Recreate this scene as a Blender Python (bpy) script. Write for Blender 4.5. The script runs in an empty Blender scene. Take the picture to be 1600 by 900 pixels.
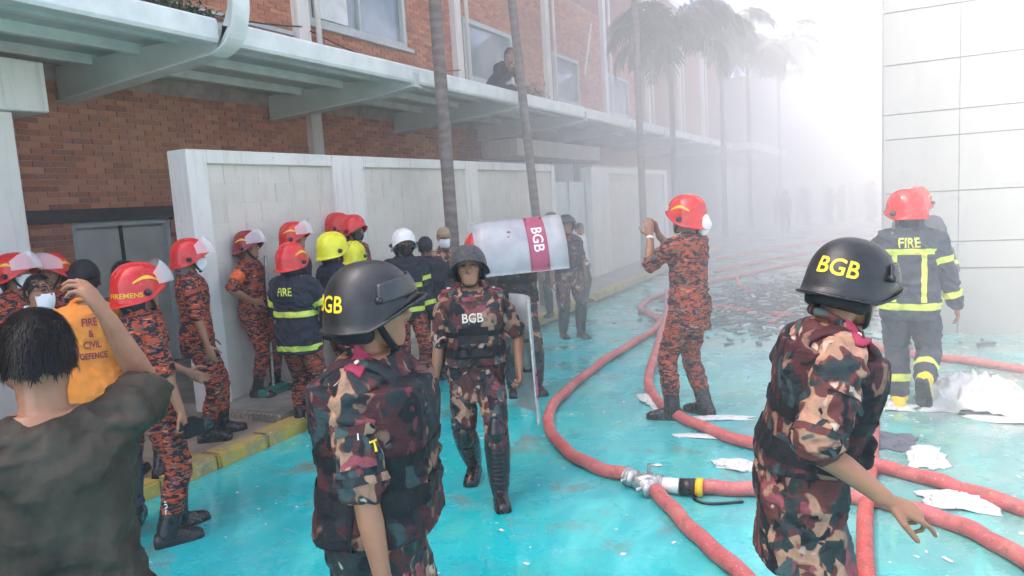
import bpy, bmesh, math, random
import numpy as np
from mathutils import Vector, Matrix, noise as mnoise
from mathutils.bvhtree import BVHTree

random.seed(7); np.random.seed(7)
S = bpy.context.scene
COL = S.collection
R = math.radians

# ------------------------------------------------------------------ camera
CAM_H = 1.92
cam_d = bpy.data.cameras.new("camera"); cam = bpy.data.objects.new("camera", cam_d); COL.objects.link(cam)
cam_d.sensor_width = 36.0; cam_d.lens = 36.0 * 1130.0 / 1600.0
cam_d.clip_start = 0.05; cam_d.clip_end = 2000
_y = np.array([575 / 1130., 170 / 1130., -1.0]); _y /= np.linalg.norm(_y)
_r = np.array([1575 / 1130., 231 / 1130., -1.0])
_z = np.cross(_y, _r); _z /= np.linalg.norm(_z)
_z = _z if _z[1] > 0 else -_z
_x = np.cross(_y, _z)
CR = np.array([_x, _y, _z])
_m = Matrix([[*CR[i], 0.0] for i in range(3)] + [[0, 0, 0, 1]])
_m.translation = (0, 0, CAM_H)
cam.matrix_world = _m
S.camera = cam

# ------------------------------------------------------------------ sky, sun, exposure
W = bpy.data.worlds.new("World"); S.world = W; W.use_nodes = True
SUN_FROM = Vector((-1.0, -0.55, 1.28)).normalized()
nt = W.node_tree; nt.nodes.clear()
sky = nt.nodes.new("ShaderNodeTexSky"); sky.sky_type = 'NISHITA'; sky.sun_disc = False
sky.sun_elevation = math.asin(SUN_FROM.z)
sky.sun_rotation = math.atan2(SUN_FROM.x, SUN_FROM.y)
sky.air_density = 0.3; sky.dust_density = 4.4; sky.ozone_density = 0.3
bg = nt.nodes.new("ShaderNodeBackground"); bg.inputs[1].default_value = 0.15
wo = nt.nodes.new("ShaderNodeOutputWorld")
nt.links.new(sky.outputs[0], bg.inputs[0]); nt.links.new(bg.outputs[0], wo.inputs[0])
sd = bpy.data.lights.new("sun", 'SUN'); sd.energy = 0.7; sd.angle = R(10.0); sd.color = (1.0, 0.96, 0.9)
so = bpy.data.objects.new("sun", sd); COL.objects.link(so)
so.rotation_euler = SUN_FROM.to_track_quat('Z', 'Y').to_euler(); so.location = (0, 0, 30)
S.view_settings.view_transform = 'Standard'; S.view_settings.look = 'None'
S.view_settings.gamma = 1.0; S.view_settings.exposure = 2.85
S.render.engine = 'CYCLES'
S.cycles.use_denoising = True
S.cycles.max_bounces = 10; S.cycles.volume_bounces = 7; S.cycles.transparent_max_bounces = 16
S.cycles.caustics_reflective = False; S.cycles.caustics_refractive = False

# ------------------------------------------------------------------ material helpers
class NT:
    def __init__(s, name):
        s.m = bpy.data.materials.new(name); s.m.use_nodes = True
        s.t = s.m.node_tree; s.b = s.t.nodes["Principled BSDF"]; s._c = None
    def n(s, typ, **kw):
        o = s.t.nodes.new(typ)
        for k, v in kw.items(): setattr(o, k, v)
        return o
    def l(s, a, b): s.t.links.new(a, b)
    def co(s, kind='Object', scale=None, off=None, rnd=False):
        tc = s.n("ShaderNodeTexCoord"); out = tc.outputs[kind]
        if rnd:
            oi = s.n("ShaderNodeObjectInfo"); va = s.n("ShaderNodeVectorMath", operation='MULTIPLY_ADD')
            cx = s.n("ShaderNodeCombineXYZ")
            for i in range(3): s.l(oi.outputs['Random'], cx.inputs[i])
            s.l(cx.outputs[0], va.inputs[0]); va.inputs[1].default_value = (17, 31, 23); s.l(out, va.inputs[2]); out = va.outputs[0]
        if scale or off:
            mp = s.n("ShaderNodeMapping"); s.l(out, mp.inputs[0])
            if scale: mp.inputs['Scale'].default_value = scale
            if off: mp.inputs['Location'].default_value = off
            out = mp.outputs[0]
        return out
    def pos(s, scale=None, off=None):
        g = s.n("ShaderNodeNewGeometry"); out = g.outputs['Position']
        if scale or off:
            mp = s.n("ShaderNodeMapping"); s.l(out, mp.inputs[0])
            if scale: mp.inputs['Scale'].default_value = scale
            if off: mp.inputs['Location'].default_value = off
            out = mp.outputs[0]
        return out
    def noise(s, vec, scale, detail=3, rough=.55, dist=0.0):
        o = s.n("ShaderNodeTexNoise"); s.l(vec, o.inputs['Vector'])
        o.inputs['Scale'].default_value = scale; o.inputs['Detail'].default_value = detail
        o.inputs['Roughness'].default_value = rough; o.inputs['Distortion'].default_value = dist
        return o.outputs[0]
    def ramp(s, v, a, b, lo=0.0, hi=1.0):
        o = s.n("ShaderNodeMapRange"); s.l(v, o.inputs[0])
        o.inputs[1].default_value = a; o.inputs[2].default_value = b
        o.inputs[3].default_value = lo; o.inputs[4].default_value = hi
        return o.outputs[0]
    def math(s, op, a, b=0.0):
        o = s.n("ShaderNodeMath", operation=op)
        for i, v in enumerate((a, b)):
            if isinstance(v, (int, float)): o.inputs[i].default_value = v
            else: s.l(v, o.inputs[i])
        return o.outputs[0]
    def mix(s, f, a, b):
        o = s.n("ShaderNodeMix", data_type='RGBA')
        for i, v in ((0, f), (6, a), (7, b)):
            if isinstance(v, (int, float)): o.inputs[i].default_value = v
            elif isinstance(v, tuple): o.inputs[i].default_value = (*v[:3], 1)
            else: s.l(v, o.inputs[i])
        return o.outputs[2]
    def base(s, c):
        if isinstance(c, tuple): s.b.inputs['Base Color'].default_value = (*c[:3], 1)
        else: s.l(c, s.b.inputs['Base Color'])
    def rough(s, v):
        if isinstance(v, (int, float)): s.b.inputs['Roughness'].default_value = v
        else: s.l(v, s.b.inputs['Roughness'])
    def bump(s, h, strength=.3, dist=.01):
        o = s.n("ShaderNodeBump"); s.l(h, o.inputs['Height'])
        o.inputs['Strength'].default_value = strength; o.inputs['Distance'].default_value = dist
        s.l(o.outputs[0], s.b.inputs['Normal'])

def plain(name, col, rough=.5, metal=0.0, var=.15, scale=8.0, bump=0.0, bscale=60.0, kind='Object', spec=None):
    t = NT(name); v = t.co(kind, rnd=True)
    f = t.noise(v, scale, 4)
    dark = tuple(c * (1 - var) for c in col); lite = tuple(min(1, c * (1 + var)) for c in col)
    t.base(t.mix(t.ramp(f, .3, .7), dark, lite))
    t.rough(t.ramp(t.noise(v, scale * 2.3, 3), .3, .7, max(0.03, rough - .1), min(1, rough + .1)))
    t.b.inputs['Metallic'].default_value = metal
    if spec is not None: t.b.inputs['Specular IOR Level'].default_value = spec
    if bump: t.bump(t.noise(v, bscale, 4), bump, .01)
    return t.m

M = {}
def camo(name, base, layers, stretch, rough=.75, soft=.012, weave=.35):
    t = NT(name); c = base
    for i, (col, thr, sc, dist) in enumerate(layers):
        v = t.co('Object', scale=stretch, off=(3.7 * i + 1, 5.1 * i, 2.3 * i), rnd=True)
        f = t.noise(v, sc, 1.6, .45, dist)
        c = t.mix(t.ramp(f, thr - soft, thr + soft), c, col)
    v = t.co('Object')
    g = t.noise(v, 30, 4)
    c2 = t.mix(t.ramp(g, .35, .7, 0, .4), c, (0.02, 0.02, 0.025))
    t.base(c2); t.rough(rough)
    t.b.inputs['Specular IOR Level'].default_value = .22
    h = t.math('ADD', t.noise(t.co('Object', scale=(1, 1, 1.8)), 16, 3), t.math('MULTIPLY', t.noise(v, 500, 2), .08))
    t.bump(h, weave, .02)
    return t.m

M['fire_camo'] = camo('fire_camo', (.48, .075, .030), [((.016, .018, .026), .508, 14, 1.3), ((.17, .12, .11), .615, 17, 1.0), ((.012, .013, .018), .61, 12, 1.1), ((.66, .22, .10), .665, 18, .8)], (1, 1, 2.7), weave=.6)
M['bgb_camo'] = camo('bgb_camo', (.115, .036, .034), [((.40, .235, .155), .540, 10.0, .9), ((.026, .040, .042), .555, 8.5, 1.0), ((.28, .07, .085), .640, 10.5, .9), ((.012, .014, .017), .60, 11, 1.0), ((.055, .095, .095), .645, 9, .9), ((.56, .42, .33), .675, 12, .7)], (1, 1, .8), weave=.6)
M['bgb_vest'] = camo('bgb_vest', (.070, .020, .024), [((.25, .135, .095), .575, 10.0, .9), ((.020, .028, .032), .535, 8.5, 1.0), ((.16, .035, .05), .645, 10.5, .9), ((.010, .012, .015), .585, 11, 1.0), ((.04, .07, .072), .645, 9, .9)], (1, 1, .8), weave=.7)
M['olive'] = plain('wet_olive_cotton', (.046, .038, .028), .65, var=.45, scale=7, bump=.6, bscale=26, spec=.25)
M['navy'] = plain('navy_turnout_cloth', (.020, .023, .038), .8, spec=.2, var=.3, scale=9, bump=.3, bscale=40)
M['navy_grey'] = plain('worn_turnout_cloth', (.045, .052, .072), .8, spec=.2, var=.3, scale=9, bump=.3, bscale=40)
M['orange'] = plain('orange_cotton', (.75, .24, .03), .8, var=.15, scale=8, bump=.2)
M['white_cloth'] = plain('white_cotton', (.72, .72, .71), .85, var=.1, scale=10, bump=.3, bscale=30)
M['jeans'] = plain('blue_denim', (.03, .045, .09), .85, var=.3, scale=12)
M['dark_trouser'] = plain('dark_trouser_cloth', (.018, .019, .024), .8, spec=.2, var=.3)
M['black_cloth'] = plain('black_nylon', (.012, .013, .016), .6, spec=.2, var=.4, scale=20, bump=.3, bscale=80)
M['black_rubber'] = plain('black_rubber', (.012, .013, .016), .32, var=.4, scale=14)
M['black_leather'] = plain('black_leather', (.012, .012, .014), .28, var=.4, scale=20, bump=.15, bscale=60)
M['lime'] = plain('lime_reflective_tape', (.62, .70, .10), .5, var=.1, scale=30)
M['yellow_boot'] = plain('yellow_rubber', (.75, .55, .02), .4, var=.15, scale=12)
M['maroon'] = plain('maroon_cloth', (.26, .018, .06), .7, var=.25, scale=25)
M['helmet_black'] = plain('scuffed_black_shell', (.016, .018, .020), .42, var=.6, scale=14, bump=.12, bscale=45)
M['helmet_grey'] = plain('smoked_visor', (.026, .029, .032), .35, var=.4, scale=9)
M['helmet_red'] = plain('red_helmet_shell', (.60, .022, .022), .22, var=.18, scale=10)
M['helmet_maroon'] = plain('dark_red_helmet_shell', (.26, .012, .022), .2, var=.25, scale=10)
M['helmet_yellow'] = plain('yellow_helmet_shell', (.72, .70, .02), .25, var=.12, scale=10)
M['helmet_white'] = plain('white_helmet_shell', (.75, .75, .73), .3, var=.1, scale=10)
M['decal_yellow'] = plain('yellow_decal', (.85, .50, .02), .45, var=.1, scale=40)
M['text_yellow'] = plain('yellow_lettering', (.80, .62, .03), .5, var=.12, scale=60)
M['text_cream'] = plain('cream_lettering', (.75, .68, .55), .6, var=.12, scale=60)
M['text_white'] = plain('white_lettering', (.80, .78, .78), .5, var=.1, scale=60)
M['text_lime'] = plain('lime_lettering', (.72, .74, .12), .5, var=.1, scale=60)
M['mask'] = plain('white_mask_fabric', (.78, .80, .82), .8, var=.06, scale=30, bump=.2, bscale=60)
M['grey_cloth'] = plain('grey_cloth', (.20, .20, .21), .85, var=.2)

def skin_mat(name, col):
    t = NT(name); v = t.co('Object', rnd=True)
    f = t.noise(v, 14, 4)
    t.base(t.mix(t.ramp(f, .3, .7), tuple(c * .78 for c in col), col))
    t.rough(t.ramp(t.noise(v, 60, 3), .3, .7, .36, .58))
    t.b.inputs['Subsurface Weight'].default_value = .08
    t.b.inputs['Subsurface Radius'].default_value = (.012, .005, .003)
    t.bump(t.noise(v, 220, 3), .12, .003)
    return t.m
M['skin'] = skin_mat('brown_skin', (.33, .155, .085))
M['skin_light'] = skin_mat('light_brown_skin', (.38, .185, .105))
t = NT('black_hair'); t.base((.004, .004, .005)); t.rough(.45); t.b.inputs['Specular IOR Level'].default_value = .25; M['hair'] = t.m
t = NT('clear_visor'); t.base((.93, .95, .96)); t.rough(.08)
t.b.inputs['Alpha'].default_value = .38; t.b.inputs['Specular IOR Level'].default_value = .7; M['visor'] = t.m
t = NT('dark_eye'); t.base((.02, .012, .01)); t.rough(.1); M['eye'] = t.m

# ------------------------------------------------------------------ object helpers
def tag(o, label=None, cat=None, group=None, kind=None):
    if label: o['label'] = label
    if cat: o['category'] = cat
    if group: o['group'] = group
    if kind: o['kind'] = kind
    return o
def empty(name, loc=(0, 0, 0), rz=0.0, **kw):
    o = bpy.data.objects.new(name, None); COL.objects.link(o); o.location = loc; o.rotation_euler = (0, 0, rz)
    o.empty_display_size = .1
    return tag(o, **kw)
def link(name, me, mat=None, parent=None, smooth=False, **kw):
    o = bpy.data.objects.new(name, me); COL.objects.link(o)
    if mat is not None and not me.materials:
        for m in (mat if isinstance(mat, (list, tuple)) else [mat]): me.materials.append(M[m] if isinstance(m, str) else m)
    if parent: o.parent = parent
    if smooth: me.polygons.foreach_set('use_smooth', [True] * len(me.polygons))
    return tag(o, **kw)
class MB:
    def __init__(s): s.v = []; s.f = []
    def add(s, v, f):
        k = len(s.v); s.v.extend([tuple(map(float, p)) for p in v]); s.f.extend([tuple(i + k for i in q) for q in f]); return s
    def box(s, x0, x1, y0, y1, z0, z1):
        v = [(x, y, z) for z in (z0, z1) for x, y in ((x0, y0), (x1, y0), (x1, y1), (x0, y1))]
        return s.add(v, [(3, 2, 1, 0), (4, 5, 6, 7), (0, 1, 5, 4), (1, 2, 6, 5), (2, 3, 7, 6), (3, 0, 4, 7)])
    def rings(s, rings, cap=True):
        n = len(rings[0]); v = [p for r in rings for p in r]; f = []
        for i in range(len(rings) - 1):
            for j in range(n):
                f.append((i * n + j, i * n + (j + 1) % n, (i + 1) * n + (j + 1) % n, (i + 1) * n + j))
        if cap:
            f.append(tuple(range(n))[::-1]); f.append(tuple((len(rings) - 1) * n + j for j in range(n)))
        return s.add(v, f)
    def tube(s, pts, rad, n=12, ref=None, flat=None, round_ends=True):
        pts = [np.array(p, float) for p in pts]
        rad = [rad] * len(pts) if isinstance(rad, (int, float)) else list(rad)
        flat = [1.0] * len(pts) if flat is None else ([flat] * len(pts) if isinstance(flat, (int, float)) else list(flat))
        if round_ends:
            d0 = pts[0] - pts[1]; d0 /= np.linalg.norm(d0) + 1e-9; d1 = pts[-1] - pts[-2]; d1 /= np.linalg.norm(d1) + 1e-9
            a, b = rad[0], rad[-1]
            pts = [pts[0] + d0 * a * .8, pts[0] + d0 * a * .5] + pts + [pts[-1] + d1 * b * .5, pts[-1] + d1 * b * .8]
            rad = [a * .45, a * .82] + rad + [b * .82, b * .45]; flat = [flat[0]] * 2 + flat + [flat[-1]] * 2
        u = None; out = []
        for i, p in enumerate(pts):
            t = pts[min(i + 1, len(pts) - 1)] - pts[max(i - 1, 0)]; t /= np.linalg.norm(t) + 1e-9
            if u is None:
                r0 = np.array(ref if ref is not None else ((0, 0, 1) if abs(t[2]) < .8 else (1, 0, 0)), float)
                u = r0
            u = u - t * np.dot(u, t); u /= np.linalg.norm(u) + 1e-9
            w = np.cross(t, u)
            out.append([p + rad[i] * (math.cos(k * 2 * math.pi / n) * u + flat[i] * math.sin(k * 2 * math.pi / n) * w) for k in range(n)])
        return s.rings(out)
    def mesh(s, name='m'):
        me = bpy.data.meshes.new(name); me.from_pydata(s.v, [], s.f); me.validate(); me.update(); return me
    def build(s, name, mat, parent=None, smooth=False, **kw): return link(name, s.mesh(name), mat, parent, smooth, **kw)
def bez(pts, n=8):
    """Catmull-Rom through points"""
    P = [np.array(p, float) for p in pts]; P = [2 * P[0] - P[1]] + P + [2 * P[-1] - P[-2]]; out = []
    for i in range(1, len(P) - 2):
        for k in range(n):
            t = k / n; a, b, c, d = P[i - 1:i + 3]
            out.append(.5 * ((2 * b) + (-a + c) * t + (2 * a - 5 * b + 4 * c - d) * t * t + (-a + 3 * b - 3 * c + d) * t ** 3))
    out.append(P[-2]); return out
def bevel_mesh(me, w=.01, seg=1):
    bm = bmesh.new(); bm.from_mesh(me)
    bmesh.ops.bevel(bm, geom=bm.edges[:], offset=w, segments=seg, affect='EDGES'); bm.to_mesh(me); bm.free(); return me

M['tan'] = plain('tan_cotton', (.30, .215, .13), .85, var=.2, scale=15)
M['armband'] = plain('orange_red_armband', (.70, .12, .03), .7, var=.25, scale=25)
t = NT('white_rag_cloth'); gg = t.n("ShaderNodeNewGeometry"); t.base(t.mix(gg.outputs['Random Per Island'], (.56, .57, .57), (.64, .65, .64))); t.rough(.8); t.bump(t.noise(t.co('Object'), 30, 4), .5, .01); M['white_rag'] = t.m
M['dark_rag'] = plain('wet_grey_rag', (.10, .11, .14), .6, var=.3, bump=.4, bscale=30)
t = NT('burnt_debris'); gg = t.n("ShaderNodeNewGeometry"); r_ = gg.outputs['Random Per Island']; c = t.mix(t.ramp(r_, .80, .84), (.07, .073, .076), (.50, .51, .52)); c = t.mix(t.ramp(t.math('FRACT', t.math('MULTIPLY', r_, 9.7)), .7, .9, 0, .6), c, (.14, .12, .10)); t.base(c); t.rough(.5); M['rubble'] = t.m
M['green_plastic'] = plain('green_plastic', (.02, .16, .12), .5, var=.2)

M['shield_band'] = plain('faded_maroon_print', (.36, .05, .11), .4, var=.2, scale=12)
# ------------------------------------------------------------------ pixel helpers for laying things on the ground
def pxray(px, py): return CR @ np.array([(px - 800) / 1130., (450 - py) / 1130., -1.0])
def gnd(px, py, z=0.0):
    v = pxray(px, py); t = (z - CAM_H) / v[2]; return np.array([0, 0, CAM_H]) + t * v

# ------------------------------------------------------------------ ground
t = NT('wet_concrete'); v = t.pos()
c = t.mix(t.ramp(t.noise(v, .7, 6), .3, .7), (.20, .20, .19), (.34, .335, .31))
c = t.mix(t.ramp(t.noise(v, 9, 5), .5, .75, 0, .6), c, (.14, .135, .125))
t.base(c); t.rough(t.ramp(t.noise(v, 1.3, 4), .35, .65, .12, .5)); t.bump(t.noise(v, 40, 5), .25, .01); M['concrete'] = t.m
me = MB().add([(-300, -200, 0), (300, -200, 0), (300, 500, 0), (-300, 500, 0)], [(0, 1, 2, 3)]).mesh()
link('ground', me, 'concrete', kind='structure')

t = NT('turquoise_floor_paint'); v = t.pos()
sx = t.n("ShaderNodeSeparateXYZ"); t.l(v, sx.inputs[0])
c = t.mix(t.ramp(t.noise(v, 1.1, 5, .6), .35, .68), (.000, .38, .44), (.004, .58, .57))
c = t.mix(t.ramp(t.noise(v, 2.7, 5, .6, .4), .52, .70, 0, .75), c, (.055, .50, .44))
fine = t.noise(v, 24, 5, .65)
# green cast: wear plus painted-in haze and reflections towards the yard's right and far side
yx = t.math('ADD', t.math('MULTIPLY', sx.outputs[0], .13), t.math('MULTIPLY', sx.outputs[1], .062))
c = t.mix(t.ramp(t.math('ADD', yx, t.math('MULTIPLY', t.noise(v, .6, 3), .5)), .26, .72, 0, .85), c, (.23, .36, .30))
worn = t.math('ADD', t.noise(v, 1.7, 6, .62), t.math('MULTIPLY', fine, .22))
c = t.mix(t.ramp(worn, .675, .75, 0, .8), c, (.17, .25, .215))
big = t.math('ADD', t.noise(v, .9, 5, .6, .6), t.math('MULTIPLY', yx, .34))  # worn patches, spread further where haze is painted in
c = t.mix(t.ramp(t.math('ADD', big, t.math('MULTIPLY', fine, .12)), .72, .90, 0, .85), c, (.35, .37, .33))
c = t.mix(t.ramp(t.noise(t.pos(scale=(1, .35, 1)), 5.5, 5, .7), .60, .72, 0, .45), c, (.01, .20, .23))
c = t.mix(t.ramp(t.noise(v, 70, 2), .66, .70, 0, .5), c, (.60, .66, .60))
lite = t.noise(t.pos(scale=(1.0, .5, 1), off=(7, 3, 0)), 2.1, 6, .68, .8)
c = t.mix(t.ramp(lite, .52, .66, 0, .6), c, (.10, .66, .60))
c = t.mix(t.ramp(t.noise(t.pos(off=(2, 9, 0)), .8, 6, .66, .5), .50, .66, 0, .55), c, (.01, .27, .33))
scuff = t.noise(t.pos(scale=(.35, 1.2, 1)), 16, 5, .75, .5); c = t.mix(t.ramp(scuff, .60, .68, 0, .5), c, (.33, .50, .46))
t.base(c)
wet = t.noise(v, 1.6, 4, .6)
t.rough(t.math('ADD', t.ramp(wet, .40, .58, .05, .34), t.ramp(fine, .3, .7, 0, .12)))
t.l(t.ramp(t.noise(v, 1.1, 4, .6), .42, .58, .15, 1.0), t.b.inputs['Coat Weight']); t.b.inputs['Coat Roughness'].default_value = .04
t.bump(t.math('ADD', fine, t.math('MULTIPLY', t.noise(v, 130, 3), .5)), .14, .006); M['turquoise'] = t.m
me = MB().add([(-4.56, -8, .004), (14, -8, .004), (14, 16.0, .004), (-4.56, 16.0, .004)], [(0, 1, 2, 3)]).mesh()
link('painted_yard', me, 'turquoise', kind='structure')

M['pave'] = plain('worn_brown_paving', (.32, .255, .19), .6, var=.3, scale=3, bump=.3, bscale=50, kind='Object')
M['pebble'] = plain('pebble_dash', (.27, .24, .19), .75, var=.6, scale=40, bump=.8, bscale=70)
M['soil'] = plain('damp_grey_screed', (.29, .27, .235), .45, var=.35, scale=3, bump=.4, bscale=30)
t = NT('worn_yellow_kerb_paint'); v = t.pos()
c = t.mix(t.ramp(t.noise(v, 6, 6, .65), .45, .62), (.50, .36, .07), (.32, .27, .16))
c = t.mix(t.ramp(t.noise(v, 22, 4), .58, .68), c, (.55, .45, .22)); t.base(c); t.rough(.6); t.bump(t.noise(v, 30, 5), .5, .01); M['kerb'] = t.m
MB().box(-7.98, -4.78, -8, 4.64, 0, .085).build('pavement', 'pave', kind='structure')
MB().box(-7.98, -4.76, 4.645, 31, 0, .165).build('planting_strip', 'soil', kind='structure')
k = empty('kerb', (-4.66, 0, 0), kind='structure')
me = bevel_mesh(MB().box(-.10, .10, -.245, .245, -.02, .115).mesh(), .02, 2)
y = -7.5; i = 0
while y < 24:
    o = link('kerb_stone', me, 'kerb', k, smooth=False); o.location = (random.uniform(-.006, .006), y, random.uniform(-.006, .006) + (.06 if y > 4.9 else 0)); o.rotation_euler = (0, random.uniform(-.02, .02), random.uniform(-.012, .012))
    y += .5
me = bevel_mesh(MB().box(-5.58, -4.77, 4.60, 4.643, 0, .160).mesh(), .008)
link('kerb_end', me, 'pebble', k).location = (4.66, 0, 0)

# ------------------------------------------------------------------ brick building with canopy
t = NT('brick_clay'); oi = t.n("ShaderNodeObjectInfo"); g = t.n("ShaderNodeNewGeometry")
rr = t.math('FRACT', t.math('ADD', oi.outputs['Random'], g.outputs['Random Per Island']))
v = t.pos()
c = t.mix(t.ramp(rr, 0, 1), (.40, .130, .066), (.58, .255, .140))
c = t.mix(t.ramp(t.math('FRACT', t.math('MULTIPLY', rr, 7.3)), .78, .82, 0, .6), c, (.22, .085, .065))
c = t.mix(t.ramp(t.noise(v, .55, 5), .48, .68, 0, .55), c, (.48, .24, .115))
c = t.mix(t.ramp(t.noise(v, 3.1, 5, .65), .55, .72, 0, .45), c, (.30, .165, .125))
c = t.mix(t.ramp(t.noise(v, 45, 4), .5, .8, 0, .5), c, (.52, .33, .24))
t.base(c); t.rough(.85); t.bump(t.noise(v, 90, 4), .5, .008); M['brick'] = t.m
M['mortar'] = plain('grey_mortar', (.38, .31, .26), .9, var=.25, scale=6, bump=.4, bscale=60)
t = NT('distant_brick'); v = t.pos(); sp = t.n("ShaderNodeSeparateXYZ"); t.l(v, sp.inputs[0]); cx = t.n("ShaderNodeCombineXYZ"); t.l(sp.outputs[1], cx.inputs[0]); t.l(sp.outputs[2], cx.inputs[1])
b = t.n("ShaderNodeTexBrick"); t.l(cx.outputs[0], b.inputs[0])
b.inputs['Color1'].default_value = (.36, .12, .075, 1); b.inputs['Color2'].default_value = (.25, .075, .05, 1); b.inputs['Mortar'].default_value = (.27, .21, .18, 1)
b.inputs['Scale'].default_value = 1; b.inputs['Brick Width'].default_value = .25; b.inputs['Row Height'].default_value = .078; b.inputs['Mortar Size'].default_value = .007
t.base(b.outputs[0]); t.rough(.85); M['far_brick'] = t.m
M['canopy_paint'] = plain('pale_green_grey_steel_paint', (.50, .56, .53), .5, var=.12, scale=2.2, bump=.08, bscale=20)
M['canopy_light'] = plain('whitened_steel_paint', (.66, .70, .67), .5, var=.12, scale=4)
M['white_paint'] = plain('chalky_white_paint', (.74, .73, .67), .8, var=.10, scale=2.5, bump=.15, bscale=30)
t = NT('chalky_white_paint'); v = t.pos(); c = t.mix(t.ramp(t.noise(v, 2.5, 5), .3, .7), (.70, .69, .63), (.77, .76, .70))
c = t.mix(t.ramp(t.noise(t.pos(scale=(9, 9, .55)), 1.6, 5, .65), .52, .74, 0, .55), c, (.42, .40, .34)); c = t.mix(t.ramp(t.noise(v, 14, 5, .7), .60, .72, 0, .45), c, (.45, .43, .38))
t.base(c); t.rough(.8); t.bump(t.noise(v, 35, 5), .2, .006); M['white_paint'] = t.m
M['frame_paint'] = plain('window_frame_paint', (.47, .52, .50), .5, var=.1)
t = NT('window_glass'); v = t.pos(); c = t.mix(t.ramp(t.noise(v, .9, 2), .4, .6), (.20, .25, .27), (.36, .39, .39)); t.base(c); t.rough(.06); t.b.inputs['Specular IOR Level'].default_value = .8; M['glass'] = t.m
M['door_paint'] = plain('grey_green_door_paint', (.50, .53, .48), .55, var=.12, scale=3)
M['dark_steel'] = plain('dark_steel', (.035, .037, .04), .5, var=.3)

XB = -8.0
bld = empty('brick_building', (XB, 8, 0), label='long brick building with pale green steel canopy along the street', cat='building')
def bpart(mb, name, mat, parent=bld, **kw):
    o = mb.build(name, mat, parent, **kw)
    if parent is bld: o.location = (-XB, -8, 0)
    return o
wins = [(4.35, 7.1, 4.9, 6.9), (9.12, 11.8, 4.9, 6.9), (13.95, 16.3, 4.62, 5.92), (18.75, 20.7, 4.62, 5.92), (23.3, 25.5, 4.62, 5.92)]
holes = wins + [(4.98, 6.25, 0, 1.98)]
def cells(y0, y1, z0, z1, holes):
    ys = sorted({y0, y1, *[min(max(h[0], y0), y1) for h in holes], *[min(max(h[1], y0), y1) for h in holes]})
    zs = sorted({z0, z1, *[min(max(h[2], z0), z1) for h in holes], *[min(max(h[3], z0), z1) for h in holes]})
    for a, b_ in zip(ys, ys[1:]):
        for c_, d in zip(zs, zs[1:]):
            if not any(h[0] <= (a + b_) / 2 <= h[1] and h[2] <= (c_ + d) / 2 <= h[3] for h in holes): yield a, b_, c_, d
core = MB()
for a, b_, c_, d in cells(3.6, 27, 0, 7.6, holes): core.box(XB - .35, XB, a, b_, c_, d)
bpart(core, 'wall', 'mortar')
far = MB().box(XB - 6, XB - .005, 27.0, 46, 0, 7.6).box(XB - 6, XB - .005, -10, 22, 7.6, 13.2).box(XB - 6, XB - .005, 22, 46, 7.6, 9.6).box(XB - 6, XB - .355, -10, 27, 0, 7.6).box(XB - 1, XB - .005, -10, 3.6, 0, 7.6)
bpart(far, 'upper_wall', 'far_brick')
def courses(y0, y1, z0, z1, holes):
    out = []; r = 0; z = z0; L = .23; Hh = .066
    while z + Hh <= z1 + 1e-6:
        y = y0 - (L / 2 if r % 2 else 0)
        while y < y1:
            a, b_ = max(y, y0), min(y + L - .011, y1)
            segs = [(a, b_)]
            for h in holes:
                if h[2] - .02 < z + Hh / 2 < h[3] + .02:
                    n_ = []
                    for s_ in segs:
                        if s_[1] <= h[0] or s_[0] >= h[1]: n_.append(s_)
                        else:
                            if s_[0] < h[0] - .03: n_.append((s_[0], h[0]))
                            if s_[1] > h[1] + .03: n_.append((h[1], s_[1]))
                    segs = n_
            out += [(s_[0], s_[1], z, z + Hh - .009) for s_ in segs if s_[1] - s_[0] > .04]
            y += L
        z += Hh; r += 1
    return out
allb = courses(3.62, 14.0, .02, 3.56, holes) + courses(3.62, 27.0, 3.78, 7.58, holes)
near = []
for q in allb:
    yc, zc = (q[0] + q[1]) / 2, (q[2] + q[3]) / 2
    vis = (2.02 < zc < 3.5 and 4.05 < yc < 5.9)
    near.append((0 if vis and abs(q[1] - q[0] - .219) < .002 else 1, math.hypot(yc, 8), q))
near.sort(key=lambda a: (a[0], a[1]))
picked = [q for k_, d_, q in near if k_ == 0][:300]; ps = set(picked)
bmesh_shared = MB().box(-.02, .010, -.1095, .1095, 0, .057).mesh('brick')
for q in picked:
    o = link('brick', bmesh_shared, 'brick', bld)
    o.location = (random.uniform(-.003, .003), (q[0] + q[1]) / 2 - 8, q[2]); o.rotation_euler = (random.uniform(-.006, .006), 0, random.uniform(-.012, .012))
rest = MB()
for q in allb:
    if q in ps: continue
    x = XB + .010 + random.uniform(-.003, .003); y0, y1, z0, z1 = q
    rest.add([(XB - .02, y0, z0), (XB - .02, y1, z0), (XB - .02, y1, z1), (XB - .02, y0, z1), (x, y0, z0), (x, y1, z0), (x, y1, z1), (x, y0, z1)],
             [(4, 5, 6, 7), (0, 1, 5, 4), (1, 2, 6, 5), (2, 3, 7, 6), (3, 0, 4, 7)])
bpart(rest, 'brickwork', 'brick', kind='stuff')
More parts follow.
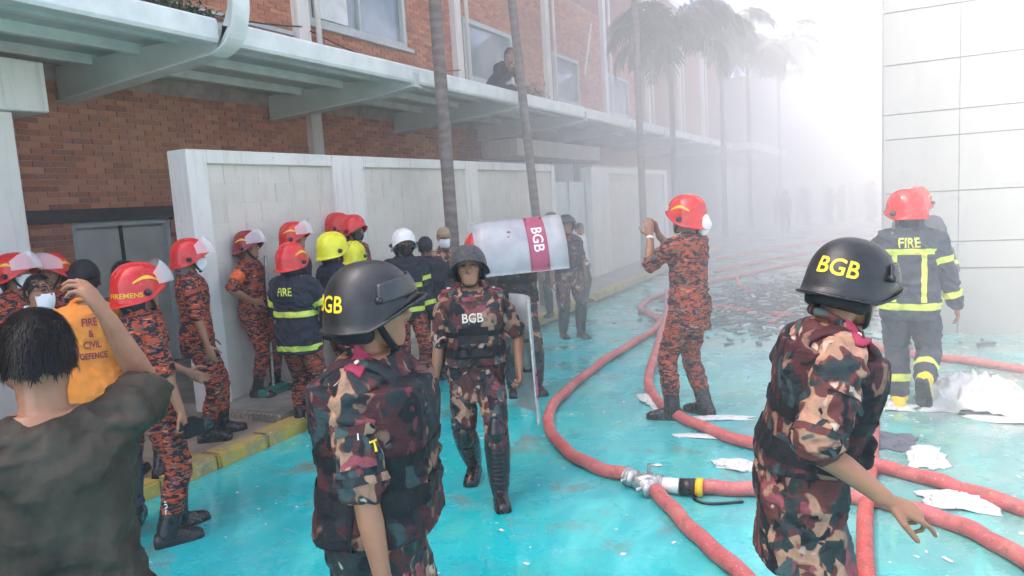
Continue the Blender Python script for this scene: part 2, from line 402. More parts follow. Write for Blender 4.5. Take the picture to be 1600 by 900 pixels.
# windows
for i, (y0, y1, z0, z1) in enumerate(wins):
    w = MB(); f = .09
    for a, b_, c_, d in ((y0, y0 + f, z0, z1), (y1 - f, y1, z0, z1), (y0 + f, y1 - f, z0, z0 + f), (y0 + f, y1 - f, z1 - f, z1)): w.box(XB - .12, XB + .035, a, b_, c_, d)
    wo_ = bpart(w, 'window', 'frame_paint')
    n = 2 if i < 2 else 1
    ym = [y0 + f + (y1 - y0 - 2 * f) * k_ / n for k_ in range(n + 1)]
    for k_ in range(n):
        MB().box(XB - .07, XB - .05, ym[k_] + .002, ym[k_ + 1] - .002, z0 + f + .002, z1 - f - .002).build('pane', 'glass', wo_)
        if k_: MB().box(XB - .10, XB + .01, ym[k_] - .03, ym[k_] + .03, z0 + f, z1 - f).build('mullion', 'frame_paint', wo_)
    MB().box(XB + .002, XB + .11, y0 - .12, y1 + .12, z0 - .07, z0 - .003).build('sill', 'frame_paint', wo_)
    if i < 2: MB().box(XB + .03, XB + .06, y0 + .12, ym[1] - .4, z0 + .1, z1 - .1).build('blind', 'canopy_light', wo_)
# string course, pilasters and downpipes on the upper wall
bpart(MB().box(XB + .02, XB + .07, 3.7, 9.0, 4.62, 4.68), 'string_course', 'frame_paint')
for y in (8.9, 13.6, 18.3, 22.9, 27.8, 32.8, 37.6):
    p = bpart(MB().box(XB - .01, XB + .14, y - .13, y + .13, 3.74, 13 if y < 22 else 9.5), 'pilaster', 'white_paint')
    MB().tube([(XB + .22, y + .22, 3.75), (XB + .22, y + .22, 13 if y < 22 else 9.5)], .045, 8, round_ends=False).build('downpipe', 'white_paint', p, smooth=True)
for y in (9.0, 4.2):
    bpart(MB().box(XB - .01, XB + .12, y - .12, y + .12, 0, 3.55), 'pilaster', 'white_paint')
# ground-floor door with dark lintel
bpart(MB().box(XB - .01, XB + .05, 4.35, 6.6, 1.985, 2.13), 'lintel', 'dark_steel')
d = bpart(MB().box(XB - .14, XB - .09, 4.98, 6.25, .17, 1.98), 'door', 'door_paint')
MB().box(XB - .09, XB - .06, 5.60, 5.63, .2, 1.96).build('door_seam', 'dark_steel', d)
MB().box(XB - .088, XB - .01, 4.985, 5.04, .17, 1.978).box(XB - .088, XB - .01, 6.19, 6.245, .17, 1.978).box(XB - .088, XB - .01, 5.045, 6.185, 1.92, 1.978).build('door_frame', 'frame_paint', d)
# ground floor behind the gap: sign box and shutters
bpart(MB().box(XB + .002, XB + .9, 14.5, 19.8, 2.92, 3.30), 'sign_box', 'white_paint')
for (y0, y1, z1) in ((14.3, 19.9, 2.90), (21.5, 26.5, 2.9)):
    sh = bpart(MB().box(XB - .02, XB + .02, y0, y1, 0, z1), 'shutter', 'canopy_light')
    for q in range(14):
        z = .2 + q * .19
        MB().box(XB + .021, XB + .04, y0 + .05, y1 - .05, z, z + .16).build('shutter_slat', 'canopy_light', sh)
bpart(MB().box(XB - .02, XB + .01, 14.02, 27, 2.92, 3.56), 'render_band', 'far_brick')
# canopy
XC = -5.55
can = bpart(MB().box(XB + .02, XC, 1.2, 31, 3.70, 3.76), 'canopy', 'canopy_paint')
for x in (-7.35, -6.6, -5.95): MB().box(x - .04, x + .04, 1.2, 31, 3.60, 3.70).build('purlin', 'canopy_light', can)
fa = MB()
pr = [(XC + .002, 3.53), (XC + .13, 3.53), (XC + .15, 3.56), (XC + .15, 3.72), (XC + .13, 3.745), (XC + .11, 3.72), (XC + .11, 3.57), (XC + .002, 3.57)]
for y0, y1 in ((1.2, 4.95), (5.15, 31)):
    fa.rings([[(x, y, z) for x, z in pr] for y in (y0, y1)])
fa.build('gutter', 'canopy_light', can)
for y in (2.0, 5.05, 8.13, 11.2, 14.3, 17.4, 20.5, 23.6, 26.7, 29.8):
    prof_t = bez([(XB + .05, 3.66), (XC, 3.66), (XC + .16, 3.70), (XC + .25, 3.86), (XC + .27, 4.0)], 6)
    prof_b = bez([(XB + .05, 3.30), (XC - .3, 3.44), (XC + .06, 3.47), (XC + .26, 3.58), (XC + .36, 3.82), (XC + .38, 4.0)][:5] + [(XC + .37, 4.0)], 5)[:len(prof_t)]
    n = min(len(prof_t), len(prof_b)); prof_t = prof_t[:n]; prof_b = [np.array(prof_b[int(i_ * (len(prof_b) - 1) / (n - 1))]) for i_ in range(n)]
    if y != 5.05:
        prof_t = [(XB + .05, 3.66), (XC - .02, 3.66), (XC + .17, 3.66)]; prof_b = [(XB + .05, 3.32), (XC - .5, 3.42), (XC + .17, 3.50)]
    w = .05
    bm_ = MB().rings([[(b_[0], y - w, b_[1]), (b_[0], y + w, b_[1]), (t_[0], y + w, t_[1]), (t_[0], y - w, t_[1])] for t_, b_ in zip(prof_t, prof_b)])
    bo = bm_.build('canopy_beam', 'canopy_paint', can)
    MB().rings([[(b_[0], y - .10, b_[1] - .022), (b_[0], y + .10, b_[1] - .022), (b_[0], y + .10, b_[1]- .002), (b_[0], y - .10, b_[1] - .002)] for b_ in prof_b]).build('beam_flange', 'canopy_light', can)
bpart(MB().box(-13.9, XB + .35, -10, 22, 13.2, 13.5), 'roof', 'white_paint')
bpart(MB().box(-13.9, XB + .35, 22.005, 46, 9.6, 9.9), 'roof', 'white_paint')  # out of view; far roof kept lower so sun reaches the smoke
# braces seen against the upper wall
bpart(MB().tube([(XB + .05, 21.9, 7.2), (XB + .9, 18.9, 5.2)], .03, 8), 'brace', 'white_paint', smooth=True)

# slack cables strung along the upper wall
for (ya, yb, z_, sg) in ((9.0, 13.5, 4.72, .22), (13.7, 18.2, 4.55, .18), (18.4, 22.8, 4.5, .2), (22.9, 27.6, 4.5, .2), (5.0, 8.8, 4.75, .15)):
    bpart(MB().tube([(XB + .16, ya + (yb - ya) * i / 10, z_ - sg * 4 * (i / 10) * (1 - i / 10)) for i in range(11)], .012, 6), 'cable', 'dark_steel', smooth=True)
# gate portal at the near left
po = empty('gate_portal', (-7.15, 3.6, 0), label='white gate column with thick header at the far left', cat='gate portal')
def ppart(mb, name): o = mb.build(name, 'white_paint', po); o.location = (7.15, -3.6, 0); return o
o = ppart(MB().box(-7.45, -6.98, 3.35, 3.95, .086, 3.0), 'column'); bevel_mesh(o.data, .012)
o = ppart(MB().box(-7.5, -6.90, 1.0, 4.24, 3.001, 3.46), 'header'); bevel_mesh(o.data, .012)

# ------------------------------------------------------------------ boundary walls of painted blocks
t = NT('painted_block'); v = t.pos(); oi = t.n("ShaderNodeObjectInfo")
c = t.mix(oi.outputs['Random'], (.64, .62, .54), (.68, .66, .575))
c = t.mix(t.ramp(t.noise(v, 1.6, 6, .65), .45, .72, 0, .6), c, (.52, .50, .43))
c = t.mix(t.ramp(t.noise(t.pos(scale=(6, 6, 1)), 2.0, 4), .55, .75, 0, .45), c, (.45, .43, .37))
t.base(c); t.rough(.85); t.bump(t.noise(v, 40, 5), .35, .006); M['block'] = t.m
M['joint'] = plain('block_joint', (.57, .55, .485), .9, var=.15)
XW = -5.6
def wall(yposts, zt, label, xw=XW):
    y0 = yposts[0][0]
    e = empty('boundary_wall', (xw, y0, 0), label=label, cat='wall')
    def P(mb, name, mat): o = mb.build(name, mat, e); o.location = (-xw, -y0, 0); return o
    ya, yb = yposts[0][0], yposts[-1][1]
    P(MB().box(xw - .17, xw - .052, ya + .05, yb - .05, .1, zt - .05), 'wall_core', 'joint')
    for a, b_ in yposts:
        o = P(MB().box(xw - .26, xw + .0, a, b_, .1, zt - .001), 'post', 'white_paint'); bevel_mesh(o.data, .008)
    for (a, b_), (c_, d_) in zip(yposts, yposts[1:]):
        o = P(MB().box(xw - .24, xw - .004, b_ + .002, c_ - .002, zt - .13, zt), 'coping', 'white_paint'); bevel_mesh(o.data, .008)
        n = max(1, round((c_ - b_) / .42)); L = (c_ - b_) / n
        for r in range(12):
            z = .17 + r * .19
            if z + .19 > zt - .12: break
            off = 0 if r % 2 == 0 else -L / 2
            for k_ in range(n + 1):
                p, q = max(b_, b_ + off + k_ * L), min(c_, b_ + off + (k_ + 1) * L)
                if q - p < .05: continue
                o = P(MB().box(xw - .053, xw - .0475, p + .002, q - .002, z + .0015, z + .1885), 'block', 'block')
                o.location.x += random.uniform(-.002, .002)
wall([(4.62, 4.84), (6.60, 7.16), (9.62, 9.98), (12.85, 13.02)], 2.575, 'long white-coped block boundary wall behind the row of firefighters')
wall([(15.0, 16.15), (21.0, 21.35)], 2.565, 'farther pale boundary wall beyond the grey gate, hazy')
g = empty('metal_gate', (-5.75, 13.1, 0), label='low grey metal gate between the two boundary walls', cat='gate')
o = MB().box(-5.80, -5.76, 13.06, 14.98, .2, 2.25).build('gate_leaf', 'canopy_paint', g); o.location = (5.75, -13.1, 0)
for y in (13.06, 14.0, 14.94):
    o = MB().box(-5.755, -5.72, y, y + .04, .2, 2.28).build('gate_bar', 'canopy_paint', g); o.location = (5.75, -13.1, 0)

# ------------------------------------------------------------------ panelled white building on the right
t = NT('white_composite_panel'); v = t.pos(); oi = t.n("ShaderNodeObjectInfo")
c = t.mix(oi.outputs['Random'], (.385, .375, .34), (.415, .405, .37)); c = t.mix(t.ramp(t.noise(t.pos(scale=(5, 5, .5)), 1.5, 5, .65), .52, .75, 0, .4), c, (.30, .29, .255)); c = t.mix(t.ramp(t.noise(v, 6, 5, .7), .58, .75, 0, .25), c, (.30, .29, .26))
t.base(c); t.rough(t.ramp(t.noise(v, 3, 4), .3, .7, .25, .5)); M['panel'] = t.m
M['panel_joint'] = plain('dark_joint', (.10, .10, .10), .7)
M['plinth'] = plain('pale_stone_plinth', (.36, .35, .325), .5, var=.1, scale=3)
YR = 10.2
rb = empty('panel_building', (1.0, YR, 0), label='white composite panel building filling the right side', cat='building')
def rpart(mb, name, mat): o = mb.build(name, mat, rb); o.location = (-1.0, -YR, 0); return o
rpart(MB().box(.06, 9, YR + .03, YR + 8, 0, 10.5), 'wall_core', 'panel_joint')
xs = [.04, .84, 2.0, 3.2, 4.4, 5.6, 6.8, 8.0]; zs = [.80, 1.12, 1.73, 2.39, 2.69, 3.28, 3.90, 4.55, 5.2, 5.85, 6.5, 7.15, 7.8, 8.45, 9.1, 9.75, 10.5]
for a, b_ in zip(xs, xs[1:]):
    o = rpart(MB().box(a + .003, b_ - .003, YR - .06, YR + .03, 0, .79), 'plinth_slab', 'plinth')
    for c_, d_ in zip(zs, zs[1:]):
        o = rpart(MB().box(a + .0035, b_ - .0035, YR, YR + .028, c_ + .007, d_ - .007), 'panel', 'panel')
        o.location.z += 0
for a, b_ in zip([10.24, 11.5, 12.8, 14.1, 15.4, 16.7], [11.5, 12.8, 14.1, 15.4, 16.7, 18.0]):
    for c_, d_ in zip([0] + zs[4::2], zs[4::2] + [10.5]):
        if d_ > c_ + .1: rpart(MB().box(.03, .058, a + .004, b_ - .004, c_ + .005, d_ - .005), 'panel', 'panel')

# ------------------------------------------------------------------ hazy buildings at the end of the street
M['far_wall'] = plain('grey_render', (.26, .28, .29), .8, var=.08, scale=.5)
fb = empty('end_building', (-1.5, 44, 0), label='flat-roofed grey building closing the street in the smoke', cat='building')
o = MB().box(-9, 6, 44, 52, 0, 8.2).box(-6.5, 6.3, 43.8, 52.2, 8.2, 8.6).build('wall', 'far_wall', fb); o.location = (1.5, -44, 0)
for x in (-5.2, -2.2, .8):
    for z in (1.2, 4.8):
        o = MB().box(x, x + 1.6, 43.93, 43.99, z, z + 1.7).build('window', 'glass', fb); o.location = (1.5, -44, 0)
hl = empty('loading_hall', (-8, 34, 0), label='low grey loading hall with flat canopy at the end of the brick building', cat='building')
o = MB().box(-7.9, -6.2, 31.5, 43, 0, 3.4).build('wall', 'far_wall', hl); o.location = (8, -34, 0)
o = MB().box(-7.9, -4.6, 31.2, 43.5, 3.45, 3.75).build('canopy', 'canopy_light', hl); o.location = (8, -34, 0)
for y in (33, 36, 39):
    o = MB().box(-6.198, -6.15, y, y + 2.4, .1, 2.9).build('shutter', 'door_paint', hl); o.location = (8, -34, 0)

# ------------------------------------------------------------------ palms
t = NT('palm_bark'); v = t.co('Object'); w = t.n("ShaderNodeTexWave", wave_type='BANDS', bands_direction='Z'); t.l(v, w.inputs[0]); w.inputs['Scale'].default_value = 2.3; w.inputs['Distortion'].default_value = 5.0; w.inputs['Detail'].default_value = 5; w.inputs['Detail Scale'].default_value = 2.5
c = t.mix(t.ramp(w.outputs[1], .35, .8), (.135, .110, .096), (.185, .155, .138)); c = t.mix(t.ramp(t.noise(v, 5, 5), .5, .7, 0, .5), c, (.27, .23, .20))
t.base(c); t.rough(.8); t.bump(w.outputs[1], .4, .008); M['bark'] = t.m
t = NT('palm_leaf'); oi = t.n("ShaderNodeObjectInfo"); gg = t.n("ShaderNodeNewGeometry")
t.base(t.mix(gg.outputs['Random Per Island'], (.016, .036, .016), (.04, .066, .026))); t.rough(.5); M['frond'] = t.m
def frond_mesh(seed, L=2.3, droop=1.0):
    rnd = random.Random(seed); m = MB(); pts = []
    a = R(50); p = np.array([0., 0., 0.]); n = 16
    for i in range(n + 1):
        pts.append(p.copy()); s_ = i / n
        ang = a - droop * (s_ ** 1.2) * R(135); p = p + np.array([math.cos(ang), 0, math.sin(ang)]) * L / n
    m.tube(pts, [.028 * (1 - .85 * i / n) for i in range(n + 1)], 5, round_ends=False)
    for i in range(2, n * 3):
        s_ = i / (n * 3.); q = s_ * n; k_ = min(int(q), n - 1); c0 = pts[k_] + (pts[k_ + 1] - pts[k_]) * (q - k_)
        d = pts[k_ + 1] - pts[k_]; d /= np.linalg.norm(d)
        ln = (.62 * math.sin(math.pi * (s_ * .85 + .12)) + .12) * rnd.uniform(.85, 1.1)
        for sd_ in (-1, 1):
            dirv = np.array([0, sd_ * .8, 0]) + d * .55 + np.array([0, 0, -.25 + rnd.uniform(-.15, .25)]); dirv /= np.linalg.norm(dirv)
            mid = c0 + dirv * ln * .5; tip = c0 + dirv * ln * .85 + np.array([0, 0, -ln * (.38 + rnd.uniform(0, .25))]); w_ = d * .019
            m.add([c0 - w_, c0 + w_, mid + w_ * 1.2, tip, mid - w_ * 1.2], [(0, 1, 2, 3, 4)])
    return m.mesh('frond')
FM = [frond_mesh(i, 2.2 + .15 * i, .8 + .14 * i) for i in range(4)]
def palm(x, y, h, r, lean, label, nf=15, sc=1.0):
    e = empty('palm_tree', (x, y, .16 if x < -4.7 else 0), label=label, cat='palm tree', group='palms along the wall')
    pts = [(lean[0] * (i / 8) ** 1.0 * h, lean[1] * (i / 8) * h, h * i / 8) for i in range(9)]
    MB().tube(pts, [r * (1.25 if i == 0 else 1.0 - .02 * i) for i in range(9)], 14, round_ends=False).build('trunk', 'bark', e, smooth=True)
    top = pts[-1]
    MB().tube([top, (top[0], top[1], top[2] + .6)], [r * .9, r * .6], 10).build('crownshaft', 'frond', e, smooth=True)
    for i in range(nf):
        o = link('frond', FM[i % 4], 'frond', e); o.location = (top[0], top[1], top[2] + .5 + random.uniform(-.1, .15))
        o.rotation_euler = (random.uniform(-.12, .12), random.uniform(-.45, .3), i * 2 * math.pi / nf * 1.0 + random.uniform(-.2, .2)); o.scale = [sc * random.uniform(.85, 1.1)] * 3
palm(-5.0, 8.13, 8.6, .088, (-.005, .0), 'tall thick bare palm trunk rising in front of the wall, nearest')
palm(-5.0, 10.95, 8.8, .075, (-.045, -.035), 'thinner leaning palm trunk behind the raised riot shield')
palm(-5.0, 16.75, 7.7, .085, (0, 0), 'hazy palm in front of the farther boundary wall')
palm(-5.0, 19.8, 5.15, .085, (0, 0), 'hazy palm with a round drooping crown past the farther wall', 20)
palm(-4.9, 26.4, 6.5, .09, (0, 0), 'faint palm with arching fronds deep in the smoke', 17)
palm(-4.8, 31.5, 6.3, .09, (0, 0), 'fainter palm behind the arching one in the smoke', 17)
palm(-4.6, 40.0, 8.0, .1, (0, 0), 'faintest palm at the end of the street against white sky', 17, 1.2)

# ------------------------------------------------------------------ plants on the canopy
t = NT('small_leaf'); gg = t.n("ShaderNodeNewGeometry"); t.base(t.mix(gg.outputs['Random Per Island'], (.05, .075, .03), (.16, .17, .09))); t.rough(.6); M['leaf'] = t.m
def bush(loc, rx, ry, rz, n, label):
    rnd = random.Random(int(loc[1] * 100)); m = MB()
    for i in range(n):
        p = np.array([rnd.gauss(0, .4) * rx, rnd.gauss(0, .45) * ry, abs(rnd.gauss(0, .5)) * rz]); d = np.array([rnd.gauss(0, 1), rnd.gauss(0, 1), rnd.uniform(.1, 1)]); d /= np.linalg.norm(d)
        s_ = np.cross(d, (0, 0, 1.01)); s_ /= np.linalg.norm(s_) + 1e-6; L = rnd.uniform(.04, .09)
        m.add([p, p + d * L * .5 + s_ * L * .22, p + d * L, p + d * L * .5 - s_ * L * .22], [(0, 1, 2, 3)])
    e = empty('canopy_plant', loc, label=label, cat='plant', group='plants on the canopy'); m.build('foliage', 'leaf', e)
    MB().tube([(0, -ry * .5, .01), (0, 0, .04), (0, ry * .5, .01)], .02, 6).build('stem', 'bark', e)
bush((-5.6, 4.55, 3.77), .12, .6, .13, 700, 'low leafy plant on the canopy edge above the beam tip')
bush((-5.9, 12.8, 3.77), .2, .55, .28, 500, 'small plant on the canopy beside the crouching man')
# ------------------------------------------------------------------ people: skeleton, body, clothes, helmets
def rot(ax, deg): return np.array(Matrix.Rotation(R(deg), 3, ax))
def remesh(mb, vox, smooth=3, ratio=1.0, name='m'):
    me = mb.mesh('tmp'); ob = bpy.data.objects.new('tmp', me); COL.objects.link(ob)
    m = ob.modifiers.new('r', 'REMESH'); m.mode = 'VOXEL'; m.voxel_size = vox
    if smooth: s_ = ob.modifiers.new('s', 'SMOOTH'); s_.factor = .5; s_.iterations = smooth
    if ratio < 1: d_ = ob.modifiers.new('d', 'DECIMATE'); d_.ratio = ratio
    dg = bpy.context.evaluated_depsgraph_get()
    out = bpy.data.meshes.new_from_object(ob.evaluated_get(dg)); out.name = name
    bpy.data.objects.remove(ob); bpy.data.meshes.remove(me)
    out.polygons.foreach_set('use_smooth', [True] * len(out.polygons))
    return out
def vget(me):
    a = np.empty(len(me.vertices) * 3); me.vertices.foreach_get('co', a); return a.reshape(-1, 3)
def nget(me):
    a = np.empty(len(me.vertices) * 3); me.vertex_normals.foreach_get('vector', a); return a.reshape(-1, 3)
def wrinkle(me, amp, f=(7, 7, 13), seed=0.0, sharp=True):
    co = vget(me); no = nget(me); d = np.empty(len(co)); fx, fy, fz = f; nz = mnoise.noise
    for i, (x, y, z) in enumerate(co):
        w = nz((x * 4 + seed, y * 4, z * 4)) * .9
        a = nz((x * fx + w + seed, y * fy, z * fz + x * fx * .6 + w * 2))
        b = nz((x * fx * 2.3, y * fy * 2.3 + seed, z * fz * 1.9))
        e_ = nz((x * fx * 3.1 + seed, y * fy * 3.1, z * fz * 1.2 + w * 3))
        d[i] = (1 - 2.6 * abs(a)) * .8 + b * .45 + (1 - 2.8 * abs(e_)) * .28 - .42
    me.vertices.foreach_set('co', (co + no * (d * amp)[:, None]).ravel()); me.update()
def bvh_of(me): return BVHTree.FromPolygons([v.co[:] for v in me.vertices], [p.vertices[:] for p in me.polygons])
_fc = {}
def text_mesh(txt, size, extr=.0):
    cu = bpy.data.curves.new('t', 'FONT'); cu.body = txt; cu.size = size * 1.38; cu.align_x = 'CENTER'; cu.align_y = 'CENTER'; cu.offset = size * .022; cu.resolution_u = 3
    ob = bpy.data.objects.new('t', cu); COL.objects.link(ob); dg = bpy.context.evaluated_depsgraph_get()
    me = bpy.data.meshes.new_from_object(ob.evaluated_get(dg)); bpy.data.objects.remove(ob)
    bm = bmesh.new(); bm.from_mesh(me)
    bmesh.ops.remove_doubles(bm, verts=bm.verts[:], dist=1e-5)
    for _ in range(4):
        long = [e for e in bm.edges if e.calc_length() > size * .22]
        if not long: break
        bmesh.ops.subdivide_edges(bm, edges=long, cuts=1); bmesh.ops.triangulate(bm, faces=bm.faces[:])
    bm.to_mesh(me); bm.free(); return me
def wrap_text(bvh, txt, size, C, phi, z, rad, mat, parent, name='lettering', off=.004, tilt=0.0, F=None, squash=1.0):
    """lettering laid on a surface, seen from outside at heading phi (0 = front +Y, 90 = right +X)"""
    F = np.eye(3) if F is None else F; C = np.array(C, float); me = text_mesh(txt, size); co = vget(me); ct, st = math.cos(R(tilt)), math.sin(R(tilt))
    for i, (u, v_, _) in enumerate(co):
        u *= squash; u, v_ = u * ct - v_ * st, u * st + v_ * ct
        a = R(phi) - u / rad; o = np.array([math.sin(a), math.cos(a), 0]); p0 = C + F @ (np.array([0, 0, z + v_])); dr = F @ o
        hit = bvh.ray_cast(Vector(p0 + dr * .6), Vector(-dr), .7)
        co[i] = (np.array(hit[0]) + dr * off) if hit[0] is not None else p0 + dr * rad
    me.vertices.foreach_set('co', co.ravel()); me.update()
    return link(name, me, mat, parent)
def slab(me, planes, off, keep=None):
    """strip of a garment between planes (point, normal) lifted off the cloth"""
    bm = bmesh.new(); bm.from_mesh(me)
    if keep is not None:
        cs = np.array([f.calc_center_median()[:] for f in bm.faces]); kp = keep(cs)
        dl = [f for f, q in zip(bm.faces, kp) if not q]
        bmesh.ops.delete(bm, geom=dl, context='FACES')
    for p, n in planes:
        p_, n_ = Vector(p), Vector(n)
        bmesh.ops.delete(bm, geom=[v for v in bm.verts if (v.co - p_).dot(n_) > .03], context='VERTS')
        bmesh.ops.bisect_plane(bm, geom=bm.verts[:] + bm.edges[:] + bm.faces[:], plane_co=p, plane_no=n, clear_outer=True, clear_inner=False)
    bm.normal_update()
    for v in bm.verts: v.co += v.normal * off
    o = bpy.data.meshes.new('slab'); bm.to_mesh(o); bm.free()
    o.polygons.foreach_set('use_smooth', [True] * len(o.polygons)); return o
def ik(a, b, l1, l2, hint):
    a = np.array(a, float); b = np.array(b, float); d = b - a; L = np.linalg.norm(d); L2 = min(L, (l1 + l2) * .999); dn = d / L
    b = a + dn * L2; x = (l1 * l1 - l2 * l2 + L2 * L2) / (2 * L2); h = math.sqrt(max(0, l1 * l1 - x * x))
    hp = np.array(hint, float); hp = hp - dn * np.dot(hp, dn); hp /= np.linalg.norm(hp) + 1e-9
    return a + dn * x + hp * h, b
def sellipse(w, f, b, n=28, e=2.35):
    out = []
    for k in range(n):
        a = 2 * math.pi * k / n; c, s_ = math.cos(a), math.sin(a)
        x = w * math.copysign(abs(c) ** (2 / e), c); y = (f if s_ > 0 else b) * math.copysign(abs(s_) ** (2 / e), s_); out.append((x, y))
    return out
TORSO = [(.80, .150, .095, .105), (.86, .168, .110, .120), (.94, .170, .115, .122), (1.02, .160, .108, .105), (1.10, .150, .100, .092), (1.18, .153, .104, .095), (1.27, .165, .115, .108), (1.34, .172, .112, .112), (1.40, .170, .095, .108), (1.445, .135, .072, .095), (1.475, .085, .058, .075)]
class P:
    def __init__(s, label, xy, z=0.0, rel=0.0, H=1.72, vox=.011, skin='skin', group=None, face=None, girth=1.0, **po):
        g = dict(lean=0, twist=0, bend=0, hy=0, hp=0, hr=0, pel=(0, 0, 0), lf=(-.11, .02), rf=(.11, 0), lfz=0, rfz=0, lfy=8, rfy=-8, lh=(-.27, .03, .80), rh=(.27, .03, .80), le=(-.4, -1, 0), re=(.4, -1, 0),
                 lcurl=25, rcurl=25, lhd=None, rhd=None, lpn=None, rpn=None, lkn=(-.15, 1, 0), rkn=(.15, 1, 0), rpoint=False)
        g.update(po); s.g = g; s.sc = H / 1.75; s.vox = vox; s.girth = girth
        v = np.array([xy[0], xy[1]]); ry = v / np.linalg.norm(v); rt = np.array([ry[1], -ry[0]])
        f = -math.cos(R(rel)) * ry + math.sin(R(rel)) * rt
        if face is not None: f = np.array(face)
        s.yaw = math.atan2(-f[0], f[1])
        s.e = empty('person', (xy[0], xy[1], z), s.yaw, label=label, cat='person', group=group)
        s.e.scale = (s.sc,) * 3; s.skin = skin
        s.M = rot('Z', g['twist']) @ rot('X', -g['lean']) @ rot('Y', g['bend'])
        s.pel = np.array(g['pel'], float); s.seed = abs(hash(label)) % 97 * 1.37 if False else sum(map(ord, label)) % 97 * 1.37
        T = s.TP
        s.Mh = rot('Z', g['twist'] + g['hy']) @ rot('X', -g['hp']) @ rot('Y', g['hr'])
        s.piv = T(0, -.01, 1.49); s.hc = s.piv + s.Mh @ np.array([0, .025, .118])
        s.sh = {}; s.el = {}; s.wr = {}; s.hip = {}; s.kn = {}; s.an = {}
        for k, sg in (('l', -1), ('r', 1)):
            sh = T(sg * .176, -.005, 1.390); tgt = np.array(g[k + 'h'], float)
            rise = max(0, min(1, (tgt[2] - 1.2) / .5)) * .04; sh = sh + np.array([0, 0, rise])
            s.sh[k] = sh; s.el[k], s.wr[k] = ik(sh, tgt, .285, .25, g[k + 'e'])
            hp = np.array([sg * .09, 0, .90]) + s.pel; fx, fy = g[k + 'f']
            s.hip[k] = hp; s.kn[k], s.an[k] = ik(hp, (fx, fy, .085 + g[k + 'fz']), .425, .415, g[k + 'kn'])
    def TP(s, x, y, z):
        w = min(1, max(0, (z - .92) / .3)); w = w * w * (3 - 2 * w)
        p = np.array([x, y, z - .95]); q = s.M @ p
        return (p * (1 - w) + q * w) + np.array([0, 0, .95]) + s.pel
    def torso(s, mb, off, z0, z1, e=2.35, front=0.0, hem=0.0, top=None):
        zs = [r[0] for r in TORSO]; rings = []
        n = max(6, int((z1 - z0) / .045))
        for i in range(n + 1):
            z = z0 + (z1 - z0) * i / n; zz = min(max(z, zs[0]), zs[-1])
            w, f, b = [np.interp(zz, zs, [r[j] for r in TORSO]) for j in (1, 2, 3)]
            o = off * (1 if z < 1.41 else max(.35, 1 - (z - 1.41) / .10)); hm = hem * max(0, 1 - (z - z0) / .25)
            gth = s.girth
            rings.append([s.TP(x, y, z) for x, y in sellipse(w * gth + o + hm, f * gth + o + front + hm, b * gth + o + hm, e=e)])
        mb.rings(rings); return mb
    def limb(s, mb, pts, rads, n=14, sub=5):
        """smooth tube along joints"""
        P_ = bez(pts, sub); k = len(P_); rr = np.interp(np.linspace(0, len(pts) - 1, k), range(len(pts)), rads); mb.tube(P_, list(rr), n); return mb
    def hand(s, mb, k):
        g = s.g; sg = -1 if k == 'l' else 1; w = s.wr[k]; fa = w - s.el[k]; fa /= np.linalg.norm(fa)
        d = np.array(g[k + 'hd'] if g[k + 'hd'] is not None else fa, float); d /= np.linalg.norm(d)
        pn = np.array(g[k + 'pn'] if g[k + 'pn'] is not None else (-sg, .15, 0), float); pn = pn - d * np.dot(pn, d); pn /= np.linalg.norm(pn)
        # thumb side: for the right hand, thumb = d x palm normal (palm inwards, fingers down -> thumb forwards)
        th = np.cross(d, pn) * sg * -1
        if np.dot(th, np.array([0, 1, .3])) < -.2 and g[k + 'pn'] is None: th = -th
        c = g[k + 'curl']; L = lambda a, b_, q: w + d * a + th * b_ + pn * q
        mb.tube([L(-.03, 0, 0), L(.01, 0, 0), L(.045, .002, .002), L(.085, 0, .003)], [.026, .028, .038, .038], 12, ref=th, flat=[.85, .75, .48, .42])
        kn_ = [(.030, .092, .074), (.010, .098, .082), (-.011, .094, .076), (-.031, .085, .060)]
        for i, (o, st, ln) in enumerate(kn_):
            cc = c[i] if isinstance(c, (list, tuple)) else c + i * 3
            p = L(st, o, .002); a = R(cc * .6); dirv = d * math.cos(a) + pn * math.sin(a) + th * (o * 1.6); pts = [L(st - .02, o, .002), p]
            for j, fr in enumerate((.45, .32, .27)):
                p = p + dirv / np.linalg.norm(dirv) * ln * fr; pts.append(p); a += R(cc); dirv = d * math.cos(a) + pn * math.sin(a) + th * (o * 1.6)
            mb.tube(pts, [.0092, .0092, .0085, .0080, .0068], 8)
        p0 = L(.025, .026, .006); t1 = d * .62 + th * .72 + pn * .25; t1 /= np.linalg.norm(t1); p1 = p0 + t1 * .045; t2 = d * .85 + th * .35 + pn * .35; t2 /= np.linalg.norm(t2); p2 = p1 + t2 * .032; p3 = p2 + t2 * .022
        mb.tube([p0 - t1 * .015, p0, p1, p2, p3], [.014, .0145, .0115, .0098, .0085], 8)
    def head(s, mb):
        Hm = lambda x, y, z: s.hc + s.Mh @ np.array([x, y, z])
        prof = [(-.120, .020, .082, .050), (-.110, .040, .096, .030), (-.090, .053, .098, -.015), (-.066, .061, .097, -.050), (-.040, .067, .094, -.072), (-.012, .072, .091, -.088), (.014, .0745, .086, -.096), (.036, .076, .094, -.100), (.066, .076, .092, -.100), (.092, .067, .078, -.088), (.112, .046, .052, -.062), (.121, .020, .022, -.030)]
        rings = []
        for z, w, f, b in prof:
            cy = (f + b) / 2; h = (f - b) / 2; rings.append([Hm(x, cy + y, z) for x, y in sellipse(w, h, h, 24, 2.25)])
        mb.rings(rings)
        mb.tube([Hm(0, .088, .030), Hm(0, .101, .004), Hm(0, .112, -.020), Hm(0, .104, -.034)], [.008, .010, .0135, .010], 8)
